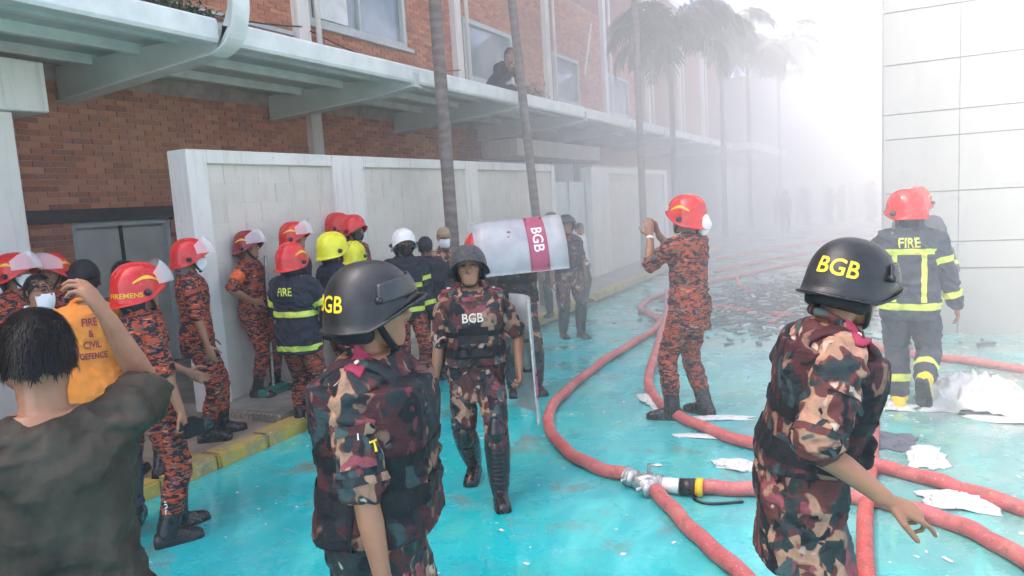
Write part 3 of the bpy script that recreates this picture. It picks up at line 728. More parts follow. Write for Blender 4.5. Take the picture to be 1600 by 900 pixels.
        for sx in (-1, 1):
            mb.tube([Hm(sx * .012, .096, -.028), Hm(sx * .014, .098, -.024)], .009, 6)
            mb.tube([Hm(sx * .074, -.012, .028), Hm(sx * .083, -.018, .012), Hm(sx * .080, -.010, -.018), Hm(sx * .072, 0, -.03)], [.012, .015, .012, .008], 8, flat=.55, ref=s.Mh @ np.array([0, 1, 0.]))
            mb.tube([Hm(sx * .012, .094, .036), Hm(sx * .048, .082, .038)], [.009, .007], 6)
            mb.tube([Hm(sx * .045, .066, -.01), Hm(sx * .058, .045, -.01)], [.02, .016], 8)
        mb.tube([Hm(-.024, .089, -.064), Hm(0, .096, -.061), Hm(.024, .089, -.064)], [.004, .0068, .004], 6)
        mb.tube([Hm(-.020, .089, -.077), Hm(0, .096, -.078), Hm(.020, .089, -.077)], [.004, .0075, .004], 6)
    def body(s, fine=None, eyes=False):
        mb = MB(); T = s.TP
        s.torso(mb, 0.0, .80, 1.475)
        mb.tube([T(0, -.02, 1.40), s.piv, s.hc + s.Mh @ np.array([0, -.012, -.06])], [.066, .056, .056], 14)
        s.head(mb)
        for k in 'lr':
            sh, el, wr = s.sh[k], s.el[k], s.wr[k]
            s.limb(mb, [sh, (sh + el) / 2, el, el * .6 + wr * .4, wr], [.050, .046, .037, .039, .026]); s.hand(mb, k)
            h, kn, an = s.hip[k], s.kn[k], s.an[k]
            s.limb(mb, [h, (h + kn) / 2, kn, kn * .65 + an * .35, an], [.080, .072, .052, .052, .036])
            fy = R(s.g[k + 'fy']); fd = np.array([math.sin(-fy), math.cos(-fy), 0.]); a = an.copy()
            mb.tube([a + fd * -.03 + (0, 0, -.045), a + fd * .06 + (0, 0, -.05), a + fd * .16 + (0, 0, -.065)], [.032, .034, .022], 10)
        vx = fine or s.vox
        me = remesh(mb, vx, 2, .45 if vx < .008 else 1.0, 'body'); o = link('body', me, s.skin, s.e); s.bodyo = o
        if eyes:
            em = MB()
            for sx in (-1, 1):
                c_ = s.hc + s.Mh @ np.array([sx * .031, .083, .016])
                em.tube([c_ - s.Mh @ np.array([.010, 0, 0]), c_ + s.Mh @ np.array([.010, 0, 0])], .0065, 8)
            em.build('eyes', 'eye', s.e, smooth=True)
            bm_ = MB()
            for sx in (-1, 1): bm_.tube([s.hc + s.Mh @ np.array(q) for q in ((sx * .012, .101, .040), (sx * .032, .096, .046), (sx * .052, .081, .042))], [.004, .0045, .003], 6)
            bm_.build('eyebrows', 'hair', s.e, smooth=True)
        return s
    # ---- clothing
    def shirt(s, mat, name='shirt', off=.022, hem=.78, sleeve='short', top=1.47, sw=.064, amp=.010, flare=.012, vox=None, collar=True, smooth=2):
        mb = MB(); s.torso(mb, off, hem, top, hem=flare)
        for k in 'lr':
            sh, el, wr = s.sh[k], s.el[k], s.wr[k]; ins = s.TP((-1 if k == 'l' else 1) * .09, -.005, 1.395)
            if sleeve == 'short': s.limb(mb, [ins, sh, sh * .5 + el * .5, sh * .06 + el * .94], [.058, sw - .002, sw, sw + .004])
            elif sleeve == 'tee': s.limb(mb, [ins, sh, sh * .5 + el * .5, sh * .22 + el * .78], [.058, sw - .004, sw, sw + .002])
            else: s.limb(mb, [ins, sh, sh * .5 + el * .5, el, el * .5 + wr * .5, wr], [.062, sw + .004, sw + .004, sw - .004, sw - .010, sw - .014])
        if collar: mb.tube([s.TP(x, y, z) for x, y, z in ((-.055, .055, 1.455), (-.085, 0, 1.485), (-.05, -.075, 1.505), (.05, -.075, 1.505), (.085, 0, 1.485), (.055, .055, 1.455))], .014, 8)
        me = remesh(mb, vox or s.vox, smooth, .6 if (vox or s.vox) < .008 else 1.0, name); wrinkle(me, amp, seed=s.seed)
        s.shm = me; s.sho = link(name, me, mat, s.e); return s
    def trousers(s, mat, name='trousers', off=.016, lw=1.0, amp=.009, cuff=.0, vox=None, top=1.0):
        if mat == 'fire_camo' and not cuff: cuff = .22
        mb = MB(); s.torso(mb, off, .80, top)
        for k in 'lr':
            h, kn, an = s.hip[k], s.kn[k], s.an[k]; lo = kn * (.12 + cuff) + an * (.88 - cuff)
            s.limb(mb, [h + (0, 0, .02), (h + kn) / 2, kn, kn * .6 + an * .4, lo], [.100, .092 * lw, .076 * lw, .073 * lw, .066 * lw])
        me = remesh(mb, vox or s.vox, 2, 1.0, name); wrinkle(me, amp, seed=s.seed + 3, f=(8, 8, 15)); s.trm = me
        s.tro = link(name, me, mat, s.e); return s
    def boots(s, mat='black_leather', h=.24, w=.058, name='boot', sole=None):
        for k in 'lr':
            an, kn = s.an[k], s.kn[k]; fy = R(s.g[k + 'fy']); fd = np.array([math.sin(-fy), math.cos(-fy), 0.])
            lift = s.g[k + 'fz']; dn = np.array([0, 0, -1.])
            if lift > .03: tip = R(min(60, lift * 250)); fd = fd * math.cos(tip) + dn * math.sin(tip)
            up = (kn - an) / np.linalg.norm(kn - an); sd_ = np.cross(fd, (0, 0, 1)); sd_ /= np.linalg.norm(sd_); nv = np.cross(sd_, fd)
            mb = MB(); mb.tube([an - up * .02, an + up * h * .5, an + up * h], [w, w * 1.02, w * 1.08], 14, round_ends=False)
            rings = []
            for y, hw, ht, bt in ((-.085, .026, .055, .012), (-.075, .038, .085, 0), (-.04, .044, .11, 0), (.02, .046, .115, 0), (.08, .049, .092, 0), (.13, .052, .074, 0), (.18, .047, .062, .004), (.205, .030, .045, .010)):
                c_ = an + fd * y - nv * .085
                rings.append([c_ + sd_ * hw * a_ + nv * (bt + (ht - bt) * b_) for a_, b_ in ((-1, 0), (1, 0), (1.06, .25), (1, .55), (.75, .88), (.3, 1), (-.3, 1), (-.75, .88), (-1, .55), (-1.06, .25))])
            mb.rings(rings)
            me = remesh(mb, min(s.vox, .009), 1, 1.0, name); wrinkle(me, .003, f=(10, 10, 18), seed=s.seed)
            bo = link(name, me, mat, s.e)
            so_ = MB().rings([[p - nv * .004 + sd_ * 0 for p in ([r[0] * 1.0, r[1], r[1] + nv * .018, r[0] + nv * .018])] for r in [[(q - (rings[i][0] + rings[i][1]) / 2) * 1.10 + (rings[i][0] + rings[i][1]) / 2 for q in rings[i][:2]] for i in range(len(rings))]])
            so_.build('sole', sole or 'black_rubber', bo)
        return s
    def band(s, me, pts, hw, mat, off=.005, keep=None, name='reflective_band', parent=None):
        """ring of tape across a limb or trunk: pts = (centre, axis)"""
        c_, ax = np.array(pts[0]), np.array(pts[1], float); ax /= np.linalg.norm(ax)
        m = slab(me, [(c_ + ax * hw, ax), (c_ - ax * hw, -ax)], off, keep); return link(name, m, mat, parent or s.e)
    def seg_of(s, p):
        """which limb a point belongs to"""
        p = np.array(p); names = []; ds = []
        segs = {'t': (s.TP(0, 0, .9), s.TP(0, 0, 1.4), 1.9)}
        for k in 'lr': segs['u' + k] = (s.sh[k], s.el[k], 1); segs['f' + k] = (s.el[k], s.wr[k], 1); segs['a' + k] = (s.hip[k], s.kn[k], 1); segs['s' + k] = (s.kn[k], s.an[k], 1)
        for n, (a, b, w) in segs.items():
            ab = b - a; t = np.clip((p - a) @ ab / np.dot(ab, ab), 0, 1); names.append(n); ds.append(np.linalg.norm(p - a - t[:, None] * ab, axis=1) / w)
        return np.array(names)[np.argmin(np.array(ds), axis=0)]
    def jacket_bands(s, mat='lime', torso=(.86, 1.12), arms=True, backbox=False):
        me = s.shm; T = s.TP; up = s.M @ np.array([0, 0, 1.])
        kt = lambda c: s.seg_of(c) == 't'
        for z in torso: s.band(me, (T(0, 0, z), up if z > 1.0 else (0, 0, 1)), .026, mat, keep=kt)
        if arms:
            for k in 'lr':
                for a, b, f_, nm in ((s.sh[k], s.el[k], .62, 'u' + k), (s.el[k], s.wr[k], .68, 'f' + k)):
                    s.band(me, (a + (b - a) * f_, b - a), .024, mat, keep=lambda c, nm=nm: s.seg_of(c) == nm)
        if backbox:
            for x in (-.10, .10):
                m = slab(me, [(T(x + .018, 0, 1.2), s.M @ np.array([1., 0, 0])), (T(x - .018, 0, 1.2), s.M @ np.array([-1., 0, 0])), (T(0, 0, 1.275), up), (T(0, 0, .89), -up), (T(0, -.02, 1.2), s.M @ np.array([0, 1., 0]))], .0062, kt); link('reflective_band', m, mat, s.e)
            s.band(me, (T(0, 0, 1.28), up), .022, mat, off=.0045, keep=lambda c: kt(c) & (((c - T(0, 0, 1.2)) @ s.M)[:, 1] < -.03))
    def sleeve_trim(s, mat, k='r'):
        a, b = s.sh[k], s.el[k]; d = b - a; d /= np.linalg.norm(d); L = np.linalg.norm(b - a); kp = lambda c: s.seg_of(c) == 'u' + k
        m = slab(s.shm, [(a + d * L * .93, d), (a + d * L * .84, -d)], .0035, kp); link('cuff_hem', m, mat, s.sho)
        o = np.array([1., .25, 0]) if k == 'r' else np.array([-1., .25, 0]); o -= d * np.dot(o, d); o /= np.linalg.norm(o); w = np.cross(d, o); c_ = a + d * L * .48
        m = slab(s.shm, [(a + d * L * .76, d), (a + d * L * .34, -d), (c_ + w * .048, w), (c_ - w * .048, -w), (c_, -o)], .0055, kp); po_ = link('sleeve_pocket', m, mat, s.sho)
        m = slab(s.shm, [(a + d * L * .44, d), (a + d * L * .32, -d), (c_ + w * .052, w), (c_ - w * .052, -w), (c_, -o)], .0095, kp); link('pocket_flap', m, mat, po_)
        return s
    def vest(s, mat='bgb_vest', off=.045, z0=.96, z1=1.40, front=.02, text=None, vox=None, tsize=.055, tz=1.27):
        mb = MB(); s.torso(mb, off, z0, z1, e=2.9, front=front)
        for sx in (-1, 1):
            pts = [s.TP(sx * x, y, z) for x, y, z in ((.105, .145, 1.30), (.110, .122, 1.39), (.112, .06, 1.448), (.112, -.03, 1.462), (.110, -.115, 1.41), (.105, -.145, 1.32))]
            mb.tube(bez(pts, 4), .044, 12, flat=.36, ref=s.M @ np.array([1., 0, 0]))
        for x in (-.085, .0, .085): mb.tube([s.TP(x - .03, .150 + front, 1.04), s.TP(x + .03, .150 + front, 1.04), s.TP(x + .03, .150 + front, 1.12), s.TP(x - .03, .150 + front, 1.12)], .022, 8)
        me = remesh(mb, vox or s.vox, 2, .7 if (vox or s.vox) < .008 else 1, 'vest'); wrinkle(me, .005, f=(9, 9, 9), seed=s.seed + 8)
        s.vem = me; vo = link('vest', me, mat, s.e); s.veo = vo; up = s.M @ np.array([0, 0, 1.])
        for z, hw in ((1.185, .020), (1.06, .034)):
            m = slab(me, [(s.TP(0, 0, z + hw), up), (s.TP(0, 0, z - hw), -up)], .006); link('webbing', m, 'black_cloth', vo)
        # edge piping down the sides
        for sx in (-1, 1):
            m = slab(me, [(s.TP(0, -.008, 1.2), s.M @ np.array([0, 1., 0])), (s.TP(0, -.024, 1.2), s.M @ np.array([0, -1., 0])), (s.TP(sx * .1, 0, 1.2), s.M @ np.array([-sx, 0, 0.])), (s.TP(0, 0, 1.40), up)], .007); link('piping', m, 'black_cloth', vo)
        if text: wrap_text(bvh_of(me), text, tsize, s.TP(0, 0, tz), 0, 0, .21, 'text_cream', vo, F=s.M, off=.006)
        return s
    def epaulettes(s, flag=True):
        bv = bvh_of(s.shm)
        for sx in (-1, 1):
            mb = MB(); rows = []
            for i in range(8):
                f_ = i / 7; row = []
                for w_ in (-1, 0, 1):
                    q = s.TP(sx * (.085 + .115 * f_), .0 + w_ * .024, 1.62); h = bv.ray_cast(Vector(q), Vector((0, 0, -1)), .4)
                    row.append(np.array(h[0]) + (0, 0, .010 + .004 * (w_ == 0)) if h[0] is not None else q - (0, 0, .15))
                rows.append(row)
            v = [p for r in rows for p in r] + [p - np.array((0, 0, .012)) for r in rows for p in r]; f = []
            n = 24
            for i in range(7):
                for j in range(2): a = i * 3 + j; f += [(a, a + 1, a + 4, a + 3), (n + a, n + a + 3, n + a + 4, n + a + 1)]
                for j in (0, 2): a = i * 3 + j; f.append((a, a + 3, n + a + 3, n + a))
            for i in (0, 7): a = i * 3; f += [(a, a + 1, n + a + 1, n + a), (a + 1, a + 2, n + a + 2, n + a + 1)]
            eo = mb.add(v, f).build('epaulette', 'maroon', s.e, smooth=True)
            c_ = rows[4][1] + np.array((0, 0, .004)); MB().tube([c_ - (.008, 0, 0), c_ + (.008, 0, 0)], .006, 6).build('rank_pip', 'text_cream', eo)
        return s
    # ---- headgear (built in the head frame)
    def dome(s, ax, ayf, ayb, top, zrim, cy=0.0, thick=.012, brim=None, n=40, m=14, flare=.0):
        """shell of a helmet: zrim(phi) is the rim height, brim(phi) the outward lip"""
        outer = []; rimn = []
        for j in range(n):
            ph = 2 * math.pi * j / n; c_, sn = math.cos(ph), math.sin(ph); ay = ayf if c_ > 0 else ayb; zr = zrim(ph); col = []
            for i in range(1, m + 1):
                t_ = i / m; a = t_ * math.pi / 2
                if zr < 0: z = top * math.cos(a) if t_ < .8 else None
                # dome down to z=0 then straight wall to zr
                tot = 1.0; zz = top - (top - zr) * (1 - math.cos(a * 1.0)) ** .9 if False else None
                h = top * (1 - t_) ** 1.0
                zz = zr + (top - zr) * math.cos(a) ** 1.0; q = max(0.0, 1 - (max(zz, 0.0) / top) ** 2.3); r_ = q ** (1 / 2.3)
                fl = 1 + flare * max(0, -zz) / .1
                col.append((ax * r_ * sn * fl, cy + ay * r_ * c_ * fl, zz))
            if brim:
                bx, bz = brim(ph); x, y, z = col[-1]; L = math.hypot(x, y - cy) + 1e-9; col.append((x * (1 + bx / L), cy + (y - cy) * (1 + bx / L), z + bz))
            outer.append(col)
        k = len(outer[0]); mb = MB(); W_ = lambda p: s.hc + s.Mh @ np.array(p)
        v = [W_((0, cy, top))] + [W_(outer[j][i]) for i in range(k) for j in range(n)]
        f = [(0, 1 + (j + 1) % n, 1 + j) for j in range(n)]
        for i in range(k - 1):
            for j in range(n): f.append((1 + i * n + j, 1 + i * n + (j + 1) % n, 1 + (i + 1) * n + (j + 1) % n, 1 + (i + 1) * n + j))
        b0 = len(v); sc_ = 1 - thick / ax
        for i in (k - 1, max(0, m // 2)):
            v += [W_((outer[j][min(i, m - 1) if i != k - 1 else k - 1][0] * sc_, cy + (outer[j][min(i, k - 1)][1] - cy) * sc_, outer[j][min(i, k - 1)][2] - (0 if i == k - 1 else thick))) for j in range(n)]
        for j in range(n):
            f.append((1 + (k - 1) * n + j, 1 + (k - 1) * n + (j + 1) % n, b0 + (j + 1) % n, b0 + j)); f.append((b0 + j, b0 + (j + 1) % n, b0 + n + (j + 1) % n, b0 + n + j))
        v.append(W_((0, cy, top - thick))); f += [(b0 + n + j, b0 + n + (j + 1) % n, len(v) - 1) for j in range(n)]
        return mb.add(v, f)
    def strap(s, parent, mat='black_cloth', x=.078, y0=.01):
        Hm = lambda q: s.hc + s.Mh @ np.array(q)
        pts = bez([Hm((-x, y0, .01)), Hm((-x + .004, .03, -.05)), Hm((-.045, .065, -.115)), Hm((0, .075, -.130)), Hm((.045, .065, -.115)), Hm((x - .004, .03, -.05)), Hm((x, y0, .01))], 4)
        MB().tube(pts, .011, 8, flat=.35, ref=s.Mh @ np.array([0, 1., 0])).build('chin_strap', mat, parent, smooth=True)
    def riot_helmet(s, text=True, visor=True, net=False, phi=180, tz=.035, tsize=.05):
        zr = lambda p: .060 * max(0, math.cos(p)) ** 1.2 - .045 * (1 - max(0, math.cos(p))) - .012 * max(0, -math.cos(p))
        br = lambda p: (.024 * max(0, math.cos(p)) ** 2.2 + .008, -.012 * max(0, math.cos(p)) - .004)
        mb = s.dome(.128, .140, .150, .158, zr, -.004, brim=br, flare=.04)
        me = mb.mesh('helmet'); o = link('helmet', me, 'helmet_net' if net else 'helmet_black', s.e, smooth=True)
        bv = bvh_of(me)
        if text:
            wrap_text(bv, 'BGB', tsize, s.hc, phi, tz, .145, 'text_yellow', o, F=s.Mh, off=.0025, squash=.92)
        # rim trim
        rim = MB(); Wd = lambda p: s.hc + s.Mh @ np.array(p); pts = []
        for j in range(41):
            ph = 2 * math.pi * j / 40; c_, sn = math.cos(ph), math.sin(ph); b_, bz = br(ph); ay = .140 if c_ > 0 else .150
            pts.append(Wd((sn * (.128 * 1.015 + b_), -.004 + c_ * (ay * 1.015 + b_), zr(ph) + bz)))
        rim.tube(pts, .0055, 6, round_ends=False).build('rim_trim', 'black_rubber', o, smooth=True)
        if visor:
            v = []; f = []; nn, mm = 25, 8
            for i in range(mm):
                for j in range(nn):
                    ph = R(-78 + 156 * j / (nn - 1)); zz = .055 + .058 * i / (mm - 1) - .03 * (1 - math.cos(ph)); q = 1 - (zz / .158) ** 2.3; r_ = q ** (1 / 2.3)
                    v.append(Wd((math.sin(ph) * (.128 * r_ + .006), -.004 + math.cos(ph) * (.140 * r_ + .008), zz)))
            for i in range(mm - 1):
                for j in range(nn - 1): a = i * nn + j; f.append((a, a + 1, a + nn + 1, a + nn))
            vo = MB().add(v, f).build('visor', 'helmet_grey', o, smooth=True); md = vo.modifiers.new('th', 'SOLIDIFY'); md.thickness = .006
            for sx in (-1, 1): MB().tube([Wd((sx * .120, .03, .045)), Wd((sx * .137, .031, .045))], .012, 10).build('visor_knob', 'black_rubber', o, smooth=True)
        # padded liner round the nape and ears
        ln = []
        for j in range(19):
            ph = R(92 + 176 * j / 18); ln.append(Wd((math.sin(ph) * .100, -.012 + math.cos(ph) * .112, -.058)))
        MB().tube(ln, .034, 10, flat=.36, ref=s.Mh @ np.array([0, 0, 1.])).build('liner', 'black_cloth', o, smooth=True)
        s.strap(o); s.hel = o; return s
    def fire_helmet(s, col='helmet_red', visor='up', decal=True, text=None, comb=True, shroud=True, tphi=110, disc=True):
        zr = lambda p: .050 * max(0, math.cos(p)) ** 1.5 - .055 * (1 - max(0, math.cos(p))) - .030 * max(0, -math.cos(p))
        br = lambda p: (.012 + .010 * max(0, -math.cos(p)) + .012 * max(0, math.cos(p)) ** 3, -.008)
        mb = s.dome(.132, .152, .158, .165, zr, -.008, brim=br, flare=.05)
        me = mb.mesh('helmet'); o = link('helmet', me, col, s.e, smooth=True); bv = bvh_of(me)
        Wd = lambda p: s.hc + s.Mh @ np.array(p)
        def on(ph, zz, off=0.0):
            q = max(0, 1 - (max(zz, 0) / .165) ** 2.3) ** (1 / 2.3); c_ = math.cos(ph); ay = .152 if c_ > 0 else .158; fl = 1 + .05 * max(0, -zz) / .1
            return Wd((math.sin(ph) * (.132 * q * fl + off), -.008 + c_ * (ay * q * fl + off), zz + (off * .6 if zz > .1 else 0)))
        if comb:
            for xo in (-.032, .032):
                pts = []
                for j in range(13):
                    a = math.pi * (.16 + .68 * j / 12); y = math.cos(a) * .150; zz = .165 * max(0, 1 - (abs(math.cos(a)) ** 2.3) - (abs(xo) / .132) ** 2.3) ** (1 / 2.3); pts.append(Wd((xo, -.008 + y, zz + .001)))
                MB().tube(pts, .0085, 8).build('ridge', col, o, smooth=True)
        if decal:
            for sx in (-1, 1):
                v = []; f = []
                for i in range(9):
                    ph = sx * R(55 + 62 * i / 8); z1 = .052 + .030 * math.sin(math.pi * i / 8); w_ = .022 * (1 - .5 * abs(i - 4) / 4)
                    v += [on(ph, z1 - w_ / 2, .0022), on(ph, z1 + w_ / 2, .0022)]
                for i in range(8): f.append((2 * i, 2 * i + 1, 2 * i + 3, 2 * i + 2))
                MB().add(v, f).build('decal', 'decal_yellow', o)
        if disc:
            for sx in (-1, 1): MB().tube([on(sx * R(88), -.012, -.004), on(sx * R(88), -.012, .014)], [.024, .020], 14).build('pivot', 'black_rubber', o, smooth=True)
        if visor:
            v = []; f = []; nn, mm = 21, 9
            for i in range(mm):
                for j in range(nn):
                    ph = R(-76 + 152 * j / (nn - 1)); t_ = i / (mm - 1); c_ = math.cos(ph)
                    if visor == 'up':
                        el_ = R(6 + 50 * t_); v.append(Wd((math.sin(ph) * .148 * (1 - .12 * t_) , -.004 + c_ * .192 * math.cos(el_) + .02, -.012 + .192 * math.sin(el_) * (.35 + .65 * max(0, c_)) + .035))); continue
                    else: rr = .150 + .018 * math.sin(t_ * 2.6); zz = .055 - .135 * t_ - .02 * (1 - c_)
                    v.append(Wd((math.sin(ph) * (rr * .93), -.008 + c_ * rr * 1.06, zz)))
            for i in range(mm - 1):
                for j in range(nn - 1): a = i * nn + j; f.append((a, a + 1, a + nn + 1, a + nn))
            MB().add(v, f).build('visor', 'visor', o, smooth=True)
        if shroud:
            v = []; f = []
            for i in range(5):
                for j in range(17): ph = R(95 + 170 * j / 16); r_ = .122 - .012 * i + .006 * math.sin(j * 2.1 + i); v.append(Wd((math.sin(ph) * r_, -.008 + math.cos(ph) * (r_ + .012), -.05 - .030 * i)))
            for i in range(4):
                for j in range(16): a = i * 17 + j; f.append((a, a + 1, a + 18, a + 17))
            MB().add(v, f).build('neck_flap', 'grey_cloth' if shroud == 'grey' else 'navy', o, smooth=True)
        if text: wrap_text(bv, text, .030, s.hc, tphi, -.022, .14, 'decal_yellow', o, F=s.Mh, off=.003)
        s.strap(o); s.hel = o; return s
    def cap(s, mat, brim=True, back=False):
        mb = s.dome(.090, .108, .112, .135, lambda p: .030 if math.cos(p) > -.3 else .012, -.004, thick=.004, n=30, m=9); o = mb.build('cap', mat, s.e, smooth=True)
        if brim:
            v = []; f = []; Wd = lambda p: s.hc + s.Mh @ np.array(p)
            for i in range(5):
                for j in range(11): ph = R(-58 + 116 * j / 10); c_ = math.cos(ph); L = i / 4 * .068 * max(0, c_ - .45) / .55; v.append(Wd((math.sin(ph) * .092, -.004 + c_ * .108 + L, .033 - .010 * i / 4 - .02 * (1 - c_))))
            for i in range(4):
                for j in range(10): a = i * 11 + j; f.append((a, a + 1, a + 12, a + 11))
            bo = MB().add(v, f).build('peak', mat, o, smooth=True); md = bo.modifiers.new('th', 'SOLIDIFY'); md.thickness = .004
        return s
    def mask(s, mat='mask'):
        v = []; f = []
        for i in range(8):
            for j in range(13):
                ph = R(-72 + 144 * j / 12); t_ = i / 7; bulge = math.sin(t_ * math.pi) * .016 * max(0, math.cos(ph)); wd = .074 - .012 * t_; dp = .100 + bulge + .010 * math.cos(ph) * (1 - t_) - .004 * t_
                v.append(s.hc + s.Mh @ np.array([math.sin(ph) * wd, .006 + math.cos(ph) * dp, -.008 - .108 * t_]))
        for i in range(7):
            for j in range(12): a = i * 13 + j; f.append((a, a + 1, a + 14, a + 13))
        o = MB().add(v, f).build('face_mask', mat, s.e, smooth=True); md = o.modifiers.new('th', 'SOLIDIFY'); md.thickness = .003; return s
    def hair_cap(s, n=900, L=.03, strand=.0022, base=True, low=-.024):
        """short hair: a close cap plus many thin strands"""
        Wd = lambda p: s.hc + s.Mh @ np.array(p); zr = lambda p: .062 * max(0, math.cos(p)) ** .6 + low * (1 - max(0, math.cos(p)) ** .4) - .022 * max(0, -math.cos(p)) + .006 * math.sin(p * 7) + .005 * math.sin(p * 13 + 1)
        mb = s.dome(.085, .103, .112, .134, zr, -.004, thick=.004, n=32, m=12); rnd = random.Random(11)
        for i in range(n):
            ph = rnd.uniform(-math.pi, math.pi); t_ = rnd.random() ** .7; zl = zr(ph); zz = zl + (.132 - zl) * math.cos(t_ * math.pi / 2); q = max(.0, 1 - (max(zz, 0) / .132) ** 2.3) ** (1 / 2.3); c_, sn = math.cos(ph), math.sin(ph)
            p = np.array([sn * .085 * q, -.004 + c_ * (.102 if c_ > 0 else .111) * q, zz + .002]); nrm = np.array([sn * q, c_ * q, max(.0, zz) / .14 + .05]); nrm /= np.linalg.norm(nrm)
            flow = np.array([sn * .5 + rnd.gauss(0, .2), c_ * .45 - .25 + rnd.gauss(0, .2), -.75 * q + rnd.gauss(0, .15)]); flow -= nrm * np.dot(flow, nrm) * .8; flow /= np.linalg.norm(flow) + 1e-6
            sd_ = np.cross(nrm, flow); sd_ /= np.linalg.norm(sd_) + 1e-6; ll = L * rnd.uniform(.6, 1.4); w_ = sd_ * strand * rnd.uniform(.7, 1.6)
            a = p; b = p + flow * ll * .5 + nrm * ll * .16; c2 = p + flow * ll + nrm * ll * .05
            k = [Wd(a - w_), Wd(a + w_), Wd(b + w_ * .8), Wd(c2), Wd(b - w_ * .8)]; mb.add(k, [(0, 1, 2, 4), (4, 2, 3)])
        mb.build('hair', 'hair', s.e, smooth=True); return s
    def world(s, p):
        c_, sn = math.cos(s.yaw), math.sin(s.yaw); p = np.array(p) * s.sc; return np.array([c_ * p[0] - sn * p[1], sn * p[0] + c_ * p[1], p[2]]) + np.array(s.e.location)
# woven net over a helmet
t = NT('helmet_net_shell'); v = t.co('Object', scale=(1, 1, 1)); vo_ = t.n("ShaderNodeTexVoronoi", feature='DISTANCE_TO_EDGE'); t.l(v, vo_.inputs['Vector']); vo_.inputs['Scale'].default_value = 75
f_ = t.ramp(vo_.outputs['Distance'], .04, .16); t.base(t.mix(f_, (.012, .014, .012), (.085, .09, .095))); t.rough(.45); t.bump(f_, .6, .004); M['helmet_net'] = t.m
# ------------------------------------------------------------------ the people in the photograph
def at(px, py, d):
    p = np.array([0, 0, CAM_H]) + CR @ (np.array([(px - 800) / 1130., (450 - py) / 1130., -1.0]) * d); return (p[0], p[1]), p[2]
def fit(px, py, d, z0, tot=1.766):
    """place a standing figure: head top seen at (px, py), d metres down the view axis"""
    xy, zt = at(px, py, d); return dict(xy=xy, z=z0, H=(zt - z0) / tot * 1.75)
PV, PL = .085, .165          # pavement and planting-strip levels

# --- man in the olive T-shirt, close, from behind, right arm raised
p = P('man in wet dark olive T-shirt seen from behind, arm raised, at lower left', at(46, 485, 1.80)[0], H=1.735, rel=176, vox=.0065, girth=.97, skin='skin_light', lean=4, hp=10,
      rh=(.17, .27, 1.665), re=(.5, 1.0, -.6), rhd=(-.40, .10, .90), rpn=(-.85, .45, -.30), rcurl=(30, 36, 40, 44), lh=(-.25, .22, .95))
p.body(.0046).shirt('olive', 't_shirt', off=.027, hem=.80, sleeve='tee', sw=.076, amp=.020, collar=False, vox=.0065).trousers('dark_trouser').boots('black_leather', h=.1).hair_cap(8000, .022, .0009)

# --- two camouflaged guards in the foreground
p = P('guard in maroon camouflage and black BGB helmet, close, facing right, left of centre', at(556, 400, 2.27)[0], H=1.75, rel=72, vox=.0075, girth=1.13, lean=2, hy=12, hp=2, rh=(.30, .10, .80), re=(.5, -1, 0), lh=(-.22, -.10, .84))
p.body(.0062, eyes=True).shirt('bgb_camo', off=.024, hem=.62, sw=.074, amp=.014, vox=.0075).trousers('bgb_camo').boots(h=.3).sleeve_trim('bgb_camo').vest(off=.050, front=.03, z0=.92, vox=.0075).epaulettes().riot_helmet(phi=150, tz=.030, tsize=.052, visor='low')
bv = bvh_of(p.shm)
wrap_text(bv, 'I', .020, p.sh['r'] * .55 + p.el['r'] * .45, 70, .02, .075, 'text_white', p.sho, name='sleeve_badge', off=.014)
wrap_text(bv, 'T', .032, p.sh['r'] * .5 + p.el['r'] * .5, 40, .0, .075, 'text_yellow', p.sho, name='sleeve_badge', off=.014)

p = P('guard in maroon camouflage and black BGB helmet, close, pointing down with one hand, at right', at(1246, 372, 2.38)[0], H=1.745, rel=100, vox=.0075, girth=1.05, lean=13, hy=26, hp=20,
      rh=(.31, .185, .985), re=(.30, -1, -.1), rhd=(-.10, .86, -.42), rpn=(-.35, -.35, -.85), rcurl=(14, 48, 56, 58), lh=(-.24, -.06, .84))
p.body(.0046, eyes=True).shirt('bgb_camo', off=.024, hem=.655, sw=.078, amp=.014, flare=.02, vox=.0075).trousers('bgb_camo', lw=1.05).boots(h=.3).sleeve_trim('bgb_camo').vest(off=.042, front=.02, z0=1.0, vox=.0075).epaulettes().riot_helmet(phi=150, tz=.034, tsize=.056, visor='low')
wrap_text(bvh_of(p.vem), 'BGB', .060, p.TP(0, 0, 1.27), 26, 0, .21, 'text_cream', p.veo, F=p.M, off=.006)

# --- walking guard with riot shield
def leg_guards(p):
    for k in 'lr':
        an, kn = p.an[k], p.kn[k]; d = (kn - an) / np.linalg.norm(kn - an); f = np.array([0, 1., 0]); f -= d * np.dot(f, d); f /= np.linalg.norm(f)
        mb = MB(); p.limb(mb, [an + d * .03, an + d * .16, an + d * .29, kn - d * .04], [.066, .080, .088, .084], 16)
        mb.tube([kn + f * .045 - d * .055, kn + f * .062, kn + f * .045 + d * .06], [.050, .062, .046], 12)
        me = remesh(mb, min(p.vox, .009), 1, 1, 'leg_guard'); o = link('leg_guard', me, 'black_rubber', p.e)
        if p.vox < .0095:
            for i in range(9):
                c = an + d * (.07 + i * .030) + f * (.076 + .003 * min(i, 5)); sd = np.cross(d, f); MB().tube([c - sd * .035 - f * .012, c, c + sd * .035 - f * .012], .0065, 6).build('rib', 'black_rubber', o, smooth=True)
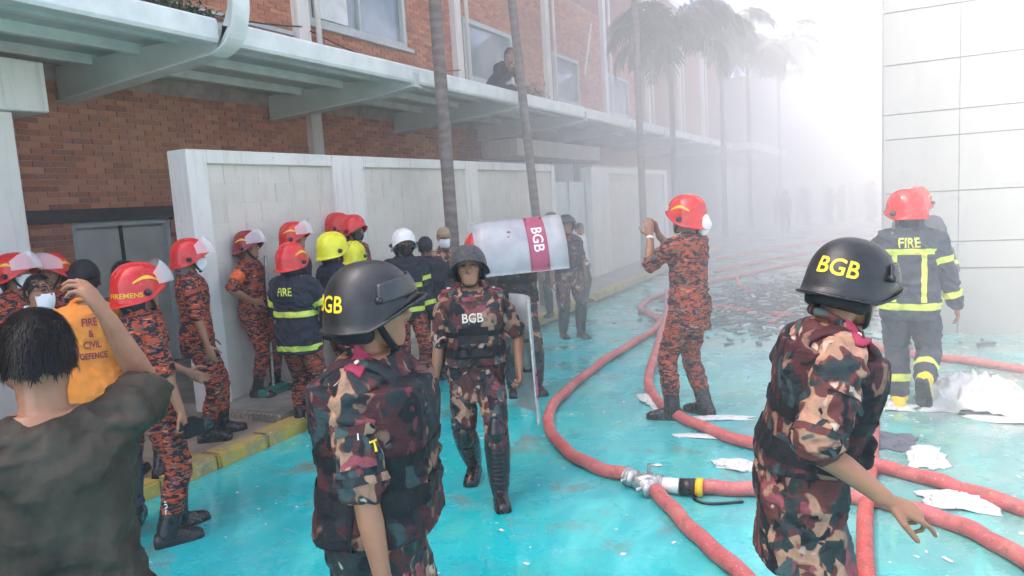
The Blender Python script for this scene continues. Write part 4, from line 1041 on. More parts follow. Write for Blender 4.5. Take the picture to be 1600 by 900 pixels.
p = P('guard walking toward the camera in BGB vest, black leg guards and netted helmet', tuple(gnd(757, 765)[:2]), H=1.68, rel=-4, vox=.0085, hy=0, hp=-6, hr=3, lean=2, girth=1.03,
      lf=(-.12, .23), rf=(.08, -.22), rfz=.035, pel=(0, 0, -.035), rh=(.285, .10, .80), re=(.5, -1, 0), lh=(-.30, .10, .88), le=(-.7, -1, 0), lpn=(1, .1, 0), lcurl=55, twist=3)
p.body(.0056, eyes=True).shirt('bgb_camo', off=.022, hem=.70, sw=.064, amp=.016, flare=.012).trousers('bgb_camo', lw=1.06, cuff=.62).boots(h=.2).vest('bgb_camo', text='BGB', off=.042, tsize=.062, tz=1.295).epaulettes().riot_helmet(text=False, visor=False, net=True)
leg_guards(p); walker = p
bvv = bvh_of(p.vem)
for z, w_ in ((1.205, .10), (1.15, .10), (1.055, .105)):
    mb = MB(); n = 9; rows = []
    for q in (-.026, .026):
        for i in range(n):
            x = -w_ + 2 * w_ * i / (n - 1); o_ = p.TP(x, .5, z + q); h = bvv.ray_cast(Vector(o_), Vector(p.M @ np.array([0, -1., 0])), .6); rows.append(np.array(h[0]) + p.M @ np.array([0, .012, 0]) if h[0] is not None else o_)
    v = rows + [r - p.M @ np.array([0, .025, 0]) for r in rows]; N = 2 * n
    f = [(i, i + 1, n + i + 1, n + i) for i in range(n - 1)] + [(i, N + i, N + i + 1, i + 1) for i in range(n - 1)] + [(n + i, n + i + 1, N + n + i + 1, N + n + i) for i in range(n - 1)] + [(0, n, N + n, N), (n - 1, N + n - 1, N + 2 * n - 1, 2 * n - 1)]
    mb.add(v, f).build('pouch', 'black_cloth', p.veo)

# --- guard with the raised shield, and guards farther off
p = P('guard holding a riot shield up over the head behind the walking guard', tuple(gnd(818, 614)[:2]), H=1.70, rel=12, vox=.011, rh=(.20, .30, 1.60), lh=(-.22, .30, 1.58), re=(.8, .3, -1), le=(-.8, .3, -1), lf=(-.14, .05), rcurl=50, lcurl=50)
p.body().shirt('bgb_camo', hem=.70, sleeve='short').trousers('bgb_camo').boots(h=.2).vest(off=.045).riot_helmet(text=False); leg_guards(p)
p = P('hazy guard in vest and leg guards standing on the turquoise edge by the far kerb', tuple(gnd(893, 527)[:2]), H=1.69, rel=25, vox=.012, lf=(-.10, .12), rf=(.10, -.06))
p.body().shirt('bgb_camo', hem=.74).trousers('bgb_camo').boots(h=.2).vest().riot_helmet(text=False); leg_guards(p)
p = P('hazy guard half hidden by the raised shield, leftmost of the far pair', **fit(861, 331, 10.7, PL), rel=-15, vox=.012)
p.body().shirt('bgb_camo', hem=.74).trousers('bgb_camo').boots(h=.2).vest().riot_helmet(text=False); leg_guards(p)
p = P('hazy man in white shirt behind the far pair of guards', **fit(904, 348, 12.0, PL, 1.743), rel=60, vox=.012, rh=(.28, .2, 1.0))
p.body().shirt('white_cloth', sleeve='long', hem=.82).trousers('dark_trouser').boots(h=.1).hair_cap(300)

# --- photographing firefighter, right of centre
p = P('firefighter in orange camouflage and red helmet photographing with both hands raised, right of centre', tuple(gnd(1083, 652)[:2]), H=1.86, rel=-122, vox=.009, hy=8, hp=-4, lf=(-.14, .10), rf=(.12, -.04), lfy=25, rfy=-6,
      lh=(-.08, .29, 1.46), rh=(.09, .33, 1.47), le=(-.5, -.1, -1), re=(.5, -.1, -1), lhd=(.1, .2, 1), rhd=(-.1, .2, 1), lpn=(.75, .5, -.1), rpn=(-.75, .5, -.1), lcurl=(25, 38, 42, 45), rcurl=(25, 38, 42, 45))
p.body(.0062).shirt('fire_camo', off=.022, hem=.72, sw=.066, amp=.015).trousers('fire_camo', lw=1.04).boots('black_leather', h=.28, w=.064).fire_helmet('helmet_red', visor=None, shroud=None)
mb = MB(); s_ = p; Wd = lambda q: s_.hc + s_.Mh @ np.array(q)
mb.tube([Wd((0, -.135, -.01)), Wd((0, -.16, -.06)), Wd((0, -.15, -.11))], [.05, .055, .035], 10).build('neck_pad', 'white_cloth', p.e, smooth=True)
w = p.wr['l']; d = p.wr['l'] - p.el['l']; d /= np.linalg.norm(d); MB().tube([w - d * .022, w - d * .004], .032, 12, round_ends=False).build('wristband', 'text_white', p.e, smooth=True)

# --- firefighters in dark turnout coats, at right
p = P('firefighter in dark coat marked FIRE and pinkish red helmet, walking away at right', tuple(gnd(1416, 640)[:2]), H=1.815, rel=178, vox=.009, hy=52, hp=10, lean=6, girth=1.04, lf=(-.05, .06), rf=(.13, -.30), rfz=.24, rkn=(.1, 1, 0), pel=(.02, 0, -.01), rh=(.33, .06, .86), lh=(-.26, .26, .95))
p.body(.008).shirt('navy_grey', 'coat', off=.036, hem=.76, sleeve='long', sw=.072, amp=.017).trousers('navy_grey', lw=1.22, off=.026).boots('yellow_boot', h=.10, w=.062).fire_helmet('helmet_red', visor=None, shroud=True, decal=False)
p.jacket_bands('lime', torso=(.87,), backbox=True); wrap_text(bvh_of(p.shm), 'FIRE', .078, p.TP(0, 0, 1.345), 180, 0, .21, 'text_lime', p.sho, F=p.M, off=.006)
for k in 'lr': p.band(p.trm, (p.kn[k] * .38 + p.an[k] * .62, p.an[k] - p.kn[k]), .03, 'lime', keep=lambda c, k=k: p.seg_of(c) == 's' + k)
p = P('firefighter with pale red helmet hidden behind the coat marked FIRE at right', **fit(1434, 292, 7.9, 0, 1.773), rel=165, vox=.011, lf=(-.16, 0), rh=(.36, .05, .84))
p.body().shirt('navy_grey', 'coat', off=.034, hem=.76, sleeve='long').trousers('navy_grey', lw=1.15).boots('yellow_boot', h=.1).fire_helmet('helmet_red', visor=None)
p.jacket_bands('lime', torso=(.87,))

# --- firefighters along the wall
p = P('firefighter with raised clear visor and tall rubber boots holding a camera, behind the olive T-shirt', tuple(gnd(262, 842)[:2]), H=1.675, rel=104, vox=.009, hy=6, lf=(-.10, .10), rf=(.10, -.02), rh=(.31, .13, .66), re=(.4, -1, 0), rpn=(-.5, -.8, 0), rcurl=50, lh=(-.25, .3, 1.0))
p.body(.008).shirt('fire_camo', hem=.74).trousers('fire_camo', cuff=.2).boots('black_rubber', h=.36, w=.066).fire_helmet('helmet_red', visor='up', text='FIREMENS', tphi=140)
holder = p
for o in [c for c in p.e.children if c.name.startswith('boot')][1:]:
    wrap_text(bvh_of(o.data), 'FIRE', .045, p.an['r'] + (0, 0, .19), 88, 0, .066, 'text_cream', o, tilt=-90, off=.003)
p = P('firefighter standing with arms down, plain bright red helmet, beside the pavement edge', **fit(291, 373, 5.95, PV, 1.773), rel=86, vox=.010, lf=(-.10, .12), rf=(.11, 0), rh=(.29, .10, .80), lh=(-.27, .08, .8), hy=0)
p.body(.008).shirt('fire_camo', hem=.76).trousers('fire_camo').boots(h=.26, w=.062).fire_helmet('helmet_red', visor='up', decal=False, shroud='grey').mask()
p = P('firefighter with hand on hip, orange armband and dark red visored helmet, against the wall', **fit(384, 361, 7.05, PL, 1.773), rel=66, vox=.010, hy=-8, lf=(-.14, .10), rf=(.12, 0), rh=(.24, .10, 1.05), re=(1, -.6, 0), rhd=(-.7, .6, -.2), rpn=(-.5, -.6, -.4), lh=(-.26, .05, .82))
p.body(.008).shirt('fire_camo', hem=.76).trousers('fire_camo').boots('black_leather', h=.3).fire_helmet('helmet_maroon', visor='up')
m_ = slab(p.shm, [(p.sh['r'] * .35 + p.el['r'] * .65, p.el['r'] - p.sh['r']), (p.sh['r'] * .72 + p.el['r'] * .28, p.sh['r'] - p.el['r'])], .006, lambda c: p.seg_of(c) == 'ur'); link('armband', m_, 'armband', p.e)
p = P('firefighter in dark coat marked FIRE with lime bands and yellow-striped red helmet', **fit(452, 379, 6.25, 0, 1.773), rel=143, vox=.009, lf=(-.10, .04), hy=-6, lh=(-.22, .26, 1.0), rh=(.22, .30, 1.0), re=(1, -.6, -.3), girth=1.06)
p.body(.009).shirt('navy', 'coat', off=.038, hem=.76, sleeve='long', sw=.072, amp=.017).trousers('fire_camo', lw=1.05).boots('black_rubber', h=.3).fire_helmet('helmet_red', visor=None)
p.jacket_bands('lime', torso=(.82, 1.13)); wrap_text(bvh_of(p.shm), 'FIRE', .075, p.TP(0, 0, 1.335), 176, 0, .21, 'text_lime', p.sho, F=p.M, off=.006)
p = P('firefighter with orange-red visored helmet behind the coat marked FIRE', **fit(456, 347, 7.2, PL, 1.773), rel=72, vox=.011)
p.body().shirt('navy', 'coat', off=.034, hem=.78, sleeve='long').trousers('fire_camo').boots().fire_helmet('helmet_red', visor='up'); p.jacket_bands('lime', torso=(1.13,))
p = P('firefighter with lime yellow helmet in dark coat, partly behind the near guard', **fit(516, 363, 6.75, 0, 1.773), rel=118, vox=.010)
p.body(.009).shirt('navy', 'coat', off=.036, hem=.76, sleeve='long').trousers('fire_camo').boots().fire_helmet('helmet_yellow', visor=None, decal=False); p.jacket_bands('lime', torso=(1.13,))
p = P('firefighter with deeper yellow helmet just above the near guard', **fit(551, 377, 7.6, 0, 1.773), rel=150, vox=.011)
p.body().shirt('navy', 'coat', off=.034, hem=.78, sleeve='long').trousers('fire_camo').boots().fire_helmet('helmet_yellow', visor=None, decal=False)
p = P('firefighter with plain red helmet, rearmost against the wall', **fit(525, 333, 8.3, PL, 1.773), rel=70, vox=.011)
p.body().shirt('fire_camo').trousers('fire_camo').boots().fire_helmet('helmet_red', visor=None, decal=False)
p = P('firefighter with red helmet and dark breathing mask against the wall', **fit(549, 336, 7.75, PL, 1.773), rel=52, vox=.011)
p.body().shirt('fire_camo').trousers('fire_camo').boots().fire_helmet('helmet_red', visor=None, decal=False).mask('black_rubber')
p = P('firefighter with white helmet, navy coat with lime bands and yellow boots', tuple(gnd(648, 606)[:2]), H=1.69, rel=14, vox=.010, lf=(-.13, .08), rf=(.10, -.02), lh=(-.26, .1, .82))
p.body(.009).shirt('navy', 'coat', off=.034, hem=.80, sleeve='long').trousers('fire_camo').boots('yellow_boot', h=.22, w=.062).fire_helmet('helmet_white', visor=None, decal=False, comb=False); p.jacket_bands('lime', torso=(.90, 1.16)); p.mask('black_cloth')
p = P('person in dark navy cap facing away between the white helmet and the tan cap', **fit(663, 368, 7.9, 0, 1.753), rel=170, vox=.011)
p.body().shirt('navy', sleeve='long').trousers('dark_trouser').boots().hair_cap(200).cap('navy')
p = P('person in tan cap and white face mask behind the walking guard', **fit(692, 353, 8.4, 0, 1.753), rel=8, vox=.011, skin='skin_light')
p.body().shirt('bgb_camo', sleeve='long').trousers('dark_trouser').boots().cap('tan').mask()
p = P('firefighter with red helmet just behind the walking guard', **fit(742, 364, 7.7, 0, 1.773), rel=150, vox=.011)
p.body().shirt('bgb_camo').trousers('fire_camo').boots().fire_helmet('helmet_red', visor=None)
# --- group at the far left
p = P('man in bright orange shirt with back print, black cap and jeans, seen from behind', **fit(128, 404, 4.25, PV, 1.748), rel=178, vox=.010, skin='skin_light')
p.body(.009).shirt('orange', 'shirt', sleeve='tee', hem=.84).trousers('jeans').boots(h=.1).hair_cap(200).cap('black_cloth', brim=False)
for tx, z, sz in (('FIRE', 1.36, .05), ('&', 1.29, .045), ('CIVIL', 1.22, .045), ('DEFENCE', 1.15, .04)): wrap_text(bvh_of(p.shm), tx, sz, p.TP(0, 0, z), 180, 0, .2, 'maroon', p.sho, off=.004)
p = P('man with glasses, white face mask and white T-shirt at far left', **fit(55, 427, 4.7, PV, 1.748), rel=38, vox=.009, skin='skin_light')
p.body(.007, eyes=True).shirt('white_cloth', 't_shirt', sleeve='tee', hem=.84).trousers('jeans').boots(h=.1).hair_cap(700, .022).mask()
gm = MB(); Wd = lambda q: p.hc + p.Mh @ np.array(q)
for sx in (-1, 1):
    gm.tube([Wd((sx * .034 + .024 * math.cos(a * math.pi / 6), .108 - .01 * abs(math.cos(a * math.pi / 6)) * 0, .012 + .017 * math.sin(a * math.pi / 6))) for a in range(13)], .0022, 5, round_ends=False)
    gm.tube([Wd((sx * .058, .106, .016)), Wd((sx * .078, .06, .018)), Wd((sx * .080, -.01, .015))], .0022, 5)
gm.tube([Wd((-.012, .11, .014)), Wd((.012, .11, .014))], .0022, 5).build('glasses', 'black_rubber', p.e)
p = P('firefighter in camouflage and yellow-striped red helmet cut by the left edge', **fit(18, 396, 5.5, PV, 1.773), rel=55, vox=.010)
p.body(.009).shirt('fire_camo').trousers('fire_camo').boots().fire_helmet('helmet_red', visor='up').mask()
p = P('firefighter with red helmet and raised visor beside the man with glasses', **fit(80, 396, 5.9, PV, 1.773), rel=-35, vox=.010)
p.body(.009).shirt('fire_camo').trousers('fire_camo').boots().fire_helmet('helmet_red', visor='up')
p = P('person with dark hair hidden behind the raised clear visor at left', **fit(190, 406, 5.1, PV, 1.748), rel=150, vox=.011)
p.body().shirt('fire_camo').trousers('fire_camo').boots().hair_cap(400)
# --- man on the canopy
p = P('man in dark clothes crouching on top of the canopy', (-5.75, 11.25), 3.765, H=1.70, rel=35, vox=.011, pel=(0, -.16, -.82), lean=52, hp=12, lf=(-.15, .12), rf=(.15, .10), lh=(-.12, .40, .30), rh=(.14, .42, .30))
p.body().shirt('black_cloth', sleeve='long', hem=.86).trousers('dark_trouser').boots(h=.12).hair_cap(300)

# --- faint figures deep in the smoke
src = P('faint dark figure standing deep in the smoke at the end of the street', (-3.4, 31.0), 0, H=1.7, rel=20, vox=.022, group='faint figures in the smoke')
src.body().shirt('navy').trousers('dark_trouser').boots(h=.2).riot_helmet(text=False, visor=False)
rnd = random.Random(3)
for i in range(18):
    x, y = -4.6 + i * .27 + rnd.uniform(-.15, .15), rnd.uniform(36, 43)
    e = src.e.copy(); COL.objects.link(e); e.location = (x, y, 0); e.rotation_euler.z = rnd.uniform(0, 6.28); e.scale = [rnd.uniform(.92, 1.06)] * 3
    for c in src.e.children:
        k = c.copy(); COL.objects.link(k); k.parent = e
        for g_ in c.children: q = g_.copy(); COL.objects.link(q); q.parent = k
# ------------------------------------------------------------------ hoses and coupling
t = NT('red_hose_jacket'); v = t.pos(); oi = t.n("ShaderNodeObjectInfo")
c = t.mix(oi.outputs['Random'], (.50, .070, .055), (.47, .105, .11)); c = t.mix(t.ramp(t.noise(v, 5, 6, .65), .45, .68, 0, .65), c, (.60, .21, .18)); c = t.mix(t.ramp(t.noise(v, 17, 5, .7), .54, .66, 0, .7), c, (.20, .075, .065))
c = t.mix(t.ramp(t.noise(v, 60, 3), .62, .68, 0, .6), c, (.66, .46, .42))
t.base(c); t.rough(t.ramp(t.noise(v, 9, 4), .35, .65, .32, .7)); t.bump(t.math('ADD', t.noise(v, 240, 2), t.math('MULTIPLY', t.noise(v, 22, 4), .8)), .45, .006); M['hose'] = t.m
M['steel'] = plain('worn_alloy', (.55, .55, .53), .35, .85, var=.3, scale=30, bump=.2, bscale=60)
HR = .047
def hose(pix, label, r=HR, lift=None):
    pts = [gnd(x, y, r * .9) for x, y in pix]; P_ = bez(pts, 7); n = len(P_)
    P_ = [q + np.array([0, 0, .006 * math.sin(i * .9) + .004]) for i, q in enumerate(P_)]
    rr = [r * (1 + .04 * mnoise.noise((i * .35, r * 50, 0))) for i in range(n)]
    MB().tube(P_, rr, 16, round_ends=True).build('fire_hose', 'hose', smooth=True, label=label, cat='fire hose', group='hoses across the yard')
hose([(1012, 757), (985, 745), (930, 730), (885, 704), (858, 668), (862, 637), (890, 607), (940, 567), (988, 537), (1022, 516), (1030, 501), (1012, 490), (1000, 482), (1012, 470), (1048, 457), (1112, 441), (1185, 424), (1290, 402)], 'red hose making the wide loop left of the metal coupling')
hose([(1042, 455), (1043, 480), (1034, 520), (1020, 565), (1014, 603), (1040, 638), (1090, 664), (1160, 690), (1250, 709), (1364, 728), (1450, 748), (1525, 772), (1640, 808)], 'red hose under the photographing firefighter running to the right edge')
hose([(1098, 762), (1160, 765), (1260, 768), (1350, 779), (1420, 796), (1500, 822), (1570, 857), (1680, 930)], 'pink-red hose leaving the coupling to the lower right edge')
hose([(1022, 766), (1045, 790), (1085, 833), (1135, 877), (1200, 935), (1290, 1010)], 'red hose from the coupling to the bottom edge')
hose([(1112, 479), (1160, 485), (1205, 490), (1260, 500), (1345, 535), (1410, 552), (1490, 562), (1640, 583)], 'faded red hose behind the pointing guard toward the right building', .042)
hose([(1155, 421), (1152, 436), (1160, 450), (1195, 466), (1232, 482), (1222, 496), (1202, 505)], 'short kinked faded hose left of the pointing guard', .038)
hose([(1372, 560), (1366, 650), (1360, 735), (1352, 800), (1352, 880), (1362, 960)], 'red hose passing straight behind the pointing guard', .042)
hose([(1120, 405), (1160, 398), (1230, 385), (1330, 370)], 'faint hose deep in the smoke, farthest', .042)
hose([(1118, 425), (1190, 408), (1260, 396)], 'faint hose in the smoke beside the rubble', .042)
c0 = gnd(1003, 753, .06); c1 = gnd(1058, 759, .06); ax = (c1 - c0) / np.linalg.norm(c1 - c0); c2 = gnd(1036, 778, .06); ax2 = (c2 - c0) / np.linalg.norm(c2 - c0)
cp = empty('hose_coupling', (float(c0[0]), float(c0[1]), 0), label='metal dividing coupling joining three red hoses', cat='hose coupling')
def cpart(mb, name, mat, **kw): o = mb.build(name, mat, cp, smooth=True, **kw); o.location = (-c0[0], -c0[1], 0); return o
d0 = gnd(975, 742, .06); axl = (d0 - c0) / np.linalg.norm(d0 - c0)
cpart(MB().tube([c0 - ax * .03, c0 + ax * .05, c0 + ax * .10], [.050, .068, .056], 16), 'body', 'steel')
for a_, nm in ((axl, 1), (ax, 2), (ax2, 3)):
    o = cpart(MB().tube([c0 + a_ * .06, c0 + a_ * .13], [.054, .057], 16, round_ends=False), 'collar', 'steel')
    for q in (.075, .10, .125): MB().tube([c0 + a_ * q, c0 + a_ * (q + .008)], .062, 16, round_ends=False).build('collar_ring', 'steel', o, smooth=True)
    for sd in (-1, 1):
        n_ = np.cross(a_, (0, 0, 1)); MB().tube([c0 + a_ * .10 + n_ * sd * .05, c0 + a_ * .10 + n_ * sd * .085], .014, 8).build('lug', 'steel', o, smooth=True)
cpart(MB().tube([c0 + ax * .05 + (0, 0, .05), c0 + ax * .05 + (0, 0, .12), c0 + ax * .13 + (0, 0, .125)], [.016, .014, .012], 8), 'valve_handle', 'steel')
e1 = gnd(1062, 760, .06); e2 = gnd(1088, 761, .06); e3 = gnd(1098, 762, .06)
cpart(MB().tube([c0 + ax * .13, e1], .048, 14, round_ends=False), 'sleeve', 'helmet_white')
cpart(MB().tube([e1, e2], [.052, .054], 14, round_ends=False), 'rubber_collar', 'black_rubber')
cpart(MB().tube([e2, e3], [.059, .059], 14, round_ends=False), 'yellow_ring', 'decal_yellow')
MB().tube(bez([gnd(1090, 770, .012), gnd(1085, 780, .012), (gnd(1110, 787, .012)), gnd(1160, 784, .012)], 6), .010, 6).build('cable', 'black_rubber', smooth=True, label='thin black cable lying beside the yellow ring of the coupling', cat='cable')

# ------------------------------------------------------------------ riot shields
t = NT('scuffed_polycarbonate'); v = t.co('Object'); t.base(t.mix(t.ramp(t.noise(v, 5, 5), .4, .7), (.46, .48, .50), (.60, .62, .63))); t.rough(.22); t.b.inputs['Alpha'].default_value = .68; M['polycarb'] = t.m
def shield(label, L, Wd_, arc, mat4):
    e = empty('riot_shield', label=label, cat='riot shield', group='riot shields')
    e.matrix_world = mat4
    r = Wd_ / (2 * math.sin(R(arc / 2))); n = 20
    def sheet(u0, u1, off, a0=-arc / 2, a1=arc / 2, th=.006):
        v = []
        for o_ in (0, -th):
            for u in np.linspace(u0, u1, 8):
                for a in np.linspace(R(a0), R(a1), n): v.append((u, (r + off + o_) * math.sin(a), (r + off + o_) * math.cos(a) - r))
        N = 8 * n; f = []
        for i in range(7):
            for j in range(n - 1): a = i * n + j; f += [(a, a + n, a + n + 1, a + 1), (N + a, N + a + 1, N + a + n + 1, N + a + n)]
        for i in range(7):
            for j in (0, n - 1): a = i * n + j; f.append((a, a + n, N + a + n, N + a))
        for j in range(n - 1):
            for i in (0, 7): a = i * n + j; f.append((a, a + 1, N + a + 1, N + a))
        return MB().add(v, f)
    po_ = sheet(-L / 2, L / 2, 0).build('panel', 'polycarb', e, smooth=True)
    bo = sheet(.07, .25, .004, th=.003).build('band', 'shield_band', e, smooth=True)
    for j, a in enumerate((-arc / 2 + 6, arc / 2 - 6)):
        for u in (.09, .23): p_ = np.array((u, (r + .006) * math.sin(R(a)), (r + .006) * math.cos(R(a)) - r)); MB().tube([p_, p_ + (0, 0, .006)], .008, 8).build('rivet', 'black_rubber', bo)
    me = text_mesh('BGB', .10); co = vget(me)
    for i, (x, y, _) in enumerate(co): a = x / r * -1; co[i] = (.16 + y, (r + .0075) * math.sin(a), (r + .0075) * math.cos(a) - r)
    me.vertices.foreach_set('co', co.ravel()); me.update(); link('lettering', me, 'text_white', bo)
    for a in (-arc / 2, arc / 2): MB().tube([(-L / 2, r * math.sin(R(a)), r * math.cos(R(a)) - r - .003), (L / 2, r * math.sin(R(a)), r * math.cos(R(a)) - r - .003)], .007, 6, round_ends=False).build('edge_trim', 'steel', e)
    MB().tube(bez([(-.1, 0, -.024), (-.09, 0, -.07), (.0, 0, -.08), (.09, 0, -.07), (.1, 0, -.024)], 4), .012, 8).build('grip', 'black_rubber', e, smooth=True)
def frame(c_, xa, za):
    xa = np.array(xa, float); xa /= np.linalg.norm(xa); za = np.array(za, float); za -= xa * np.dot(xa, za); za /= np.linalg.norm(za); ya = np.cross(za, xa)
    m = Matrix.Identity(4)
    for i in range(3): m[i][0], m[i][1], m[i][2], m[i][3] = xa[i], ya[i], za[i], c_[i]
    return m
def dp(px, py, d): return np.array([0, 0, CAM_H]) + CR @ (np.array([(px - 800) / 1130., (450 - py) / 1130., -1.0]) * d)
a_ = dp(745, 386, 6.75); b_ = dp(880, 372, 6.85); cc = dp(813, 376, 6.7)
view = -(cc - np.array([0, 0, CAM_H])); view /= np.linalg.norm(view)
shield('pale riot shield with maroon BGB band raised flat above the heads', .86, .56, 78, frame(cc, b_ - a_, view * .90 + np.array([0, 0, .45])))
lw = walker.world(walker.wr['l']); vw = np.array([lw[0], lw[1], 0]); vw /= np.linalg.norm(vw); rt = np.array([vw[1], -vw[0], 0])
shield('riot shield hanging edge-on beside the walking guard', .80, .46, 60, frame(lw + rt * .09 + np.array([0, 0, .06]) + vw * .10, (0.03, 0, -1), rt * .97 + vw * .24))

# ------------------------------------------------------------------ camera and broom
w = holder.world(holder.wr['r']); fw = np.array([-math.sin(holder.yaw), math.cos(holder.yaw), 0])
cm = empty('camera_body', tuple(w + fw * .05 + np.array([0, 0, -.12])), holder.yaw + .4, label='black camera held low by the firefighter in rubber boots', cat='camera')
o = MB().box(-.035, .035, -.07, .07, -.045, .045).build('body', 'black_cloth', cm); bevel_mesh(o.data, .008, 2)
MB().tube([(0, .03, 0), (0, .13, 0)], [.034, .036], 14, round_ends=False).build('lens', 'black_rubber', cm, smooth=True)
MB().box(-.02, .02, -.03, .03, .046, .065).build('viewfinder', 'black_cloth', cm)
b0 = gnd(428, 612, PL + .02); b1 = dp(414, 400, 7.25)
br = empty('broom', tuple(map(float, b0)), label='thin broom leaning upright between the wall and the hand-on-hip firefighter', cat='broom')
MB().tube([(0, 0, .04), tuple(b1 - b0)], .013, 8).build('handle', 'steel', br, smooth=True)
o = MB().box(-.05, .05, -.17, .17, -.02, .06).build('head', 'green_plastic', br); bevel_mesh(o.data, .012)

# ------------------------------------------------------------------ rags, sheets and litter
def crumple(px, py, rx, ry, h, label, mat='white_rag', n=34, seed=1, z=.006, ang=0.0):
    c_ = gnd(px, py); e = None; v = []; f = []; rnd = random.Random(seed)
    for i in range(n):
        for j in range(n):
            u, w_ = i / (n - 1) * 2 - 1, j / (n - 1) * 2 - 1
            edge = 1 + .35 * mnoise.noise((u * 1.7 + seed, w_ * 1.7, 3)); q = math.sqrt(u * u + w_ * w_); k = 1 / max(1, q ** .35) * edge
            x, y = u * rx * k, w_ * ry * k; fo = max(0, 1 - q * .85)
            N = lambda f_, o_: mnoise.noise((u * f_ + seed * 3.1, w_ * f_, o_))
            fold = .45 * (1 - 2.2 * abs(N(2.6, 0))) + .30 * (1 - 2.2 * abs(N(5.5, 1))) + .18 * (1 - 2.2 * abs(N(11, 2)))
            zz = z + h * max(0, 1.08 - q) ** .6 * max(.05, .38 + .62 * fold)
            ca, sa = math.cos(ang), math.sin(ang); v.append((x * ca - y * sa + .03 * mnoise.noise((u * 6, w_ * 6, seed)), x * sa + y * ca, max(zz, z)))
    for i in range(n - 1):
        for j in range(n - 1): a = i * n + j; f.append((a, a + n, a + n + 1, a + 1))
    o = MB().add(v, f).build('cloth', mat, smooth=True, label=label, cat='cloth', group='rags on the yard'); o.location = (c_[0], c_[1], 0)
    md = o.modifiers.new('th', 'SOLIDIFY'); md.thickness = .006; md.offset = -1 if False else 1
crumple(1525, 634, .44, .34, .34, 'large white crumpled sheet heap by the walking firefighter', n=64, seed=3)
crumple(1590, 655, .35, .15, .05, 'flat white rags trailing from the big sheet heap', seed=4)
crumple(1447, 716, .11, .24, .035, 'small white rag left of the red hose at right', seed=5)
crumple(1496, 787, .20, .13, .07, 'white crumpled rag between the two hoses at right', seed=6)
crumple(1150, 729, .14, .10, .05, 'white rag beside the pointing guard, low', seed=7)
crumple(1022, 630, .26, .09, .07, 'white rag under the hose left of the black boots', seed=8, ang=-.9)
crumple(1128, 655, .25, .06, .03, 'white strip of cloth right of the black boots', seed=9, ang=.3)
crumple(1105, 684, .26, .045, .02, 'thin white strip below the black boots', seed=10, ang=.15)
crumple(1390, 690, .17, .20, .012, 'dark grey flat rag behind the pointing guard', 'dark_rag', seed=12)
crumple(1385, 636, .22, .12, .05, 'white rag at the walking firefighter feet', seed=13)
crumple(1240, 470, .35, .2, .12, 'hazy pale rag on the rubble left of the helmet', seed=14)
rnd = random.Random(5); m = MB()
for i in range(760):
    if i < 430: x, y = rnd.uniform(-4.3, 2.8), rnd.uniform(2.2, 9.5)
    else: x, y = rnd.gauss(.8, .8), rnd.gauss(7.2, 1.2)
    s0 = rnd.choice((.004, .006, .008, .011)) * rnd.uniform(.6, 1.4); a = rnd.uniform(0, 6.3); d1 = np.array([math.cos(a), math.sin(a), rnd.uniform(0, .12)]) * s0 * rnd.uniform(1, 2.4); d2 = np.array([-math.sin(a), math.cos(a), rnd.uniform(0, .2)]) * s0
    o_ = np.array([x, y, .007]); q = [o_ - d1 - d2 * .7, o_ + d1 - d2, o_ + d1 * .8 + d2, o_ - d1 * .9 + d2 * 1.1]; m.add([(p_[0], p_[1], max(.006, p_[2])) for p_ in q], [(0, 1, 2, 3)])
m.build('paper_litter', 'white_rag', kind='stuff', label='small white paper scraps strewn over the wet yard', cat='litter')
m = MB()
for i in range(2600):
    x, y = rnd.gauss(-.9, 1.1), rnd.gauss(12.3, 1.5)
    if y < 9 or x < -3.6 or (x > -.1 and y > 10): continue
    s0 = rnd.uniform(.010, .042); a = rnd.uniform(0, 6.3); c_, s_ = math.cos(a), math.sin(a); l_, w_, h_ = s0 * rnd.uniform(1, 3), s0 * .6, s0 * rnd.uniform(.2, .8)
    zz = max(0, .16 - .05 * math.hypot(x + .9, y - 12.3)) * rnd.random(); ti = rnd.uniform(-.3, .3)
    k = [(x + c_ * u * l_ - s_ * v_ * w_, y + s_ * u * l_ + c_ * v_ * w_, zz + .004 + q * h_ + max(0, u * ti * l_)) for q in (0, 1) for u, v_ in ((-1, -1), (1, -1), (1, 1), (-1, 1))]
    m.add(k, [(3, 2, 1, 0), (4, 5, 6, 7), (0, 1, 5, 4), (1, 2, 6, 5), (2, 3, 7, 6), (3, 0, 4, 7)])
m.build('rubble', 'rubble', kind='stuff', label='dark burnt debris spread over the ground in the smoke', cat='debris')
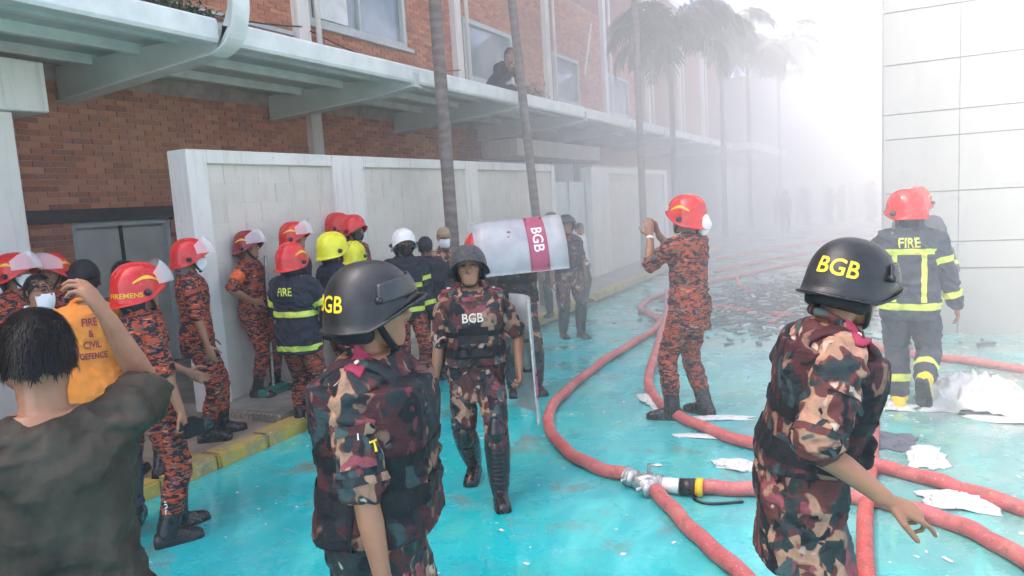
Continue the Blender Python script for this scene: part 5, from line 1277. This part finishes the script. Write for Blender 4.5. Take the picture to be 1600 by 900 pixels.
# ------------------------------------------------------------------ haze over everything, and the smoke bank rolling down the street
t = bpy.data.materials.new('smoke_haze'); t.use_nodes = True; n_ = t.node_tree; n_.nodes.clear()
pv = n_.nodes.new("ShaderNodeVolumePrincipled"); pv.inputs['Color'].default_value = (1, 1, 1, 1); pv.inputs['Density'].default_value = .004; pv.inputs['Anisotropy'].default_value = .0
ou = n_.nodes.new("ShaderNodeOutputMaterial"); n_.links.new(pv.outputs[0], ou.inputs['Volume']); M['haze'] = t
MB().box(-60, 60, -40, 75, -1, 14.2).build('haze', 'haze', label='thin pale haze hanging over the whole street', cat='haze', kind='stuff')
t = bpy.data.materials.new('white_smoke'); t.use_nodes = True; n_ = t.node_tree; n_.nodes.clear()
pv = n_.nodes.new("ShaderNodeVolumePrincipled"); pv.inputs['Color'].default_value = (1, 1, 1, 1); pv.inputs['Anisotropy'].default_value = .0
ou = n_.nodes.new("ShaderNodeOutputMaterial"); n_.links.new(pv.outputs[0], ou.inputs['Volume'])
tc = n_.nodes.new("ShaderNodeTexCoord"); sp = n_.nodes.new("ShaderNodeSeparateXYZ"); n_.links.new(tc.outputs['Object'], sp.inputs[0])
def _m(op, a, b):
    o = n_.nodes.new("ShaderNodeMath"); o.operation = op
    for i, v in enumerate((a, b)):
        if isinstance(v, (int, float)): o.inputs[i].default_value = v
        else: n_.links.new(v, o.inputs[i])
    return o.outputs[0]
def _r(v, a, b, lo=0.0, hi=1.0):
    o = n_.nodes.new("ShaderNodeMapRange"); o.interpolation_type = 'SMOOTHSTEP'; n_.links.new(v, o.inputs[0])
    for i, q in enumerate((a, b, lo, hi)): o.inputs[i + 1].default_value = q
    return o.outputs[0]
no = n_.nodes.new("ShaderNodeTexNoise"); n_.links.new(tc.outputs['Object'], no.inputs['Vector']); no.inputs['Scale'].default_value = .22; no.inputs['Detail'].default_value = 2
lead = _m('ADD', _m('ADD', sp.outputs[1], _m('MULTIPLY', sp.outputs[0], .75)), _m('MULTIPLY', _m('SUBTRACT', no.outputs[0], .5), 3.0))
den = _m('MULTIPLY', _r(lead, 1.6, 7.5), .060)
den = _m('MULTIPLY', den, _r(sp.outputs[0], -9.0, -4.0)); den = _m('MULTIPLY', den, _r(sp.outputs[2], 9.5, 1.5, 0.0, 1.0)); den = _m('MULTIPLY', den, _r(sp.outputs[0], 11.8, 8.5))
n_.links.new(den, pv.inputs['Density']); M['smoke'] = t
MB().box(-9, 12, 3.0, 70, -.5, 13.6).build('smoke', 'smoke', label='white smoke bank filling the far end of the street', cat='smoke', kind='stuff')
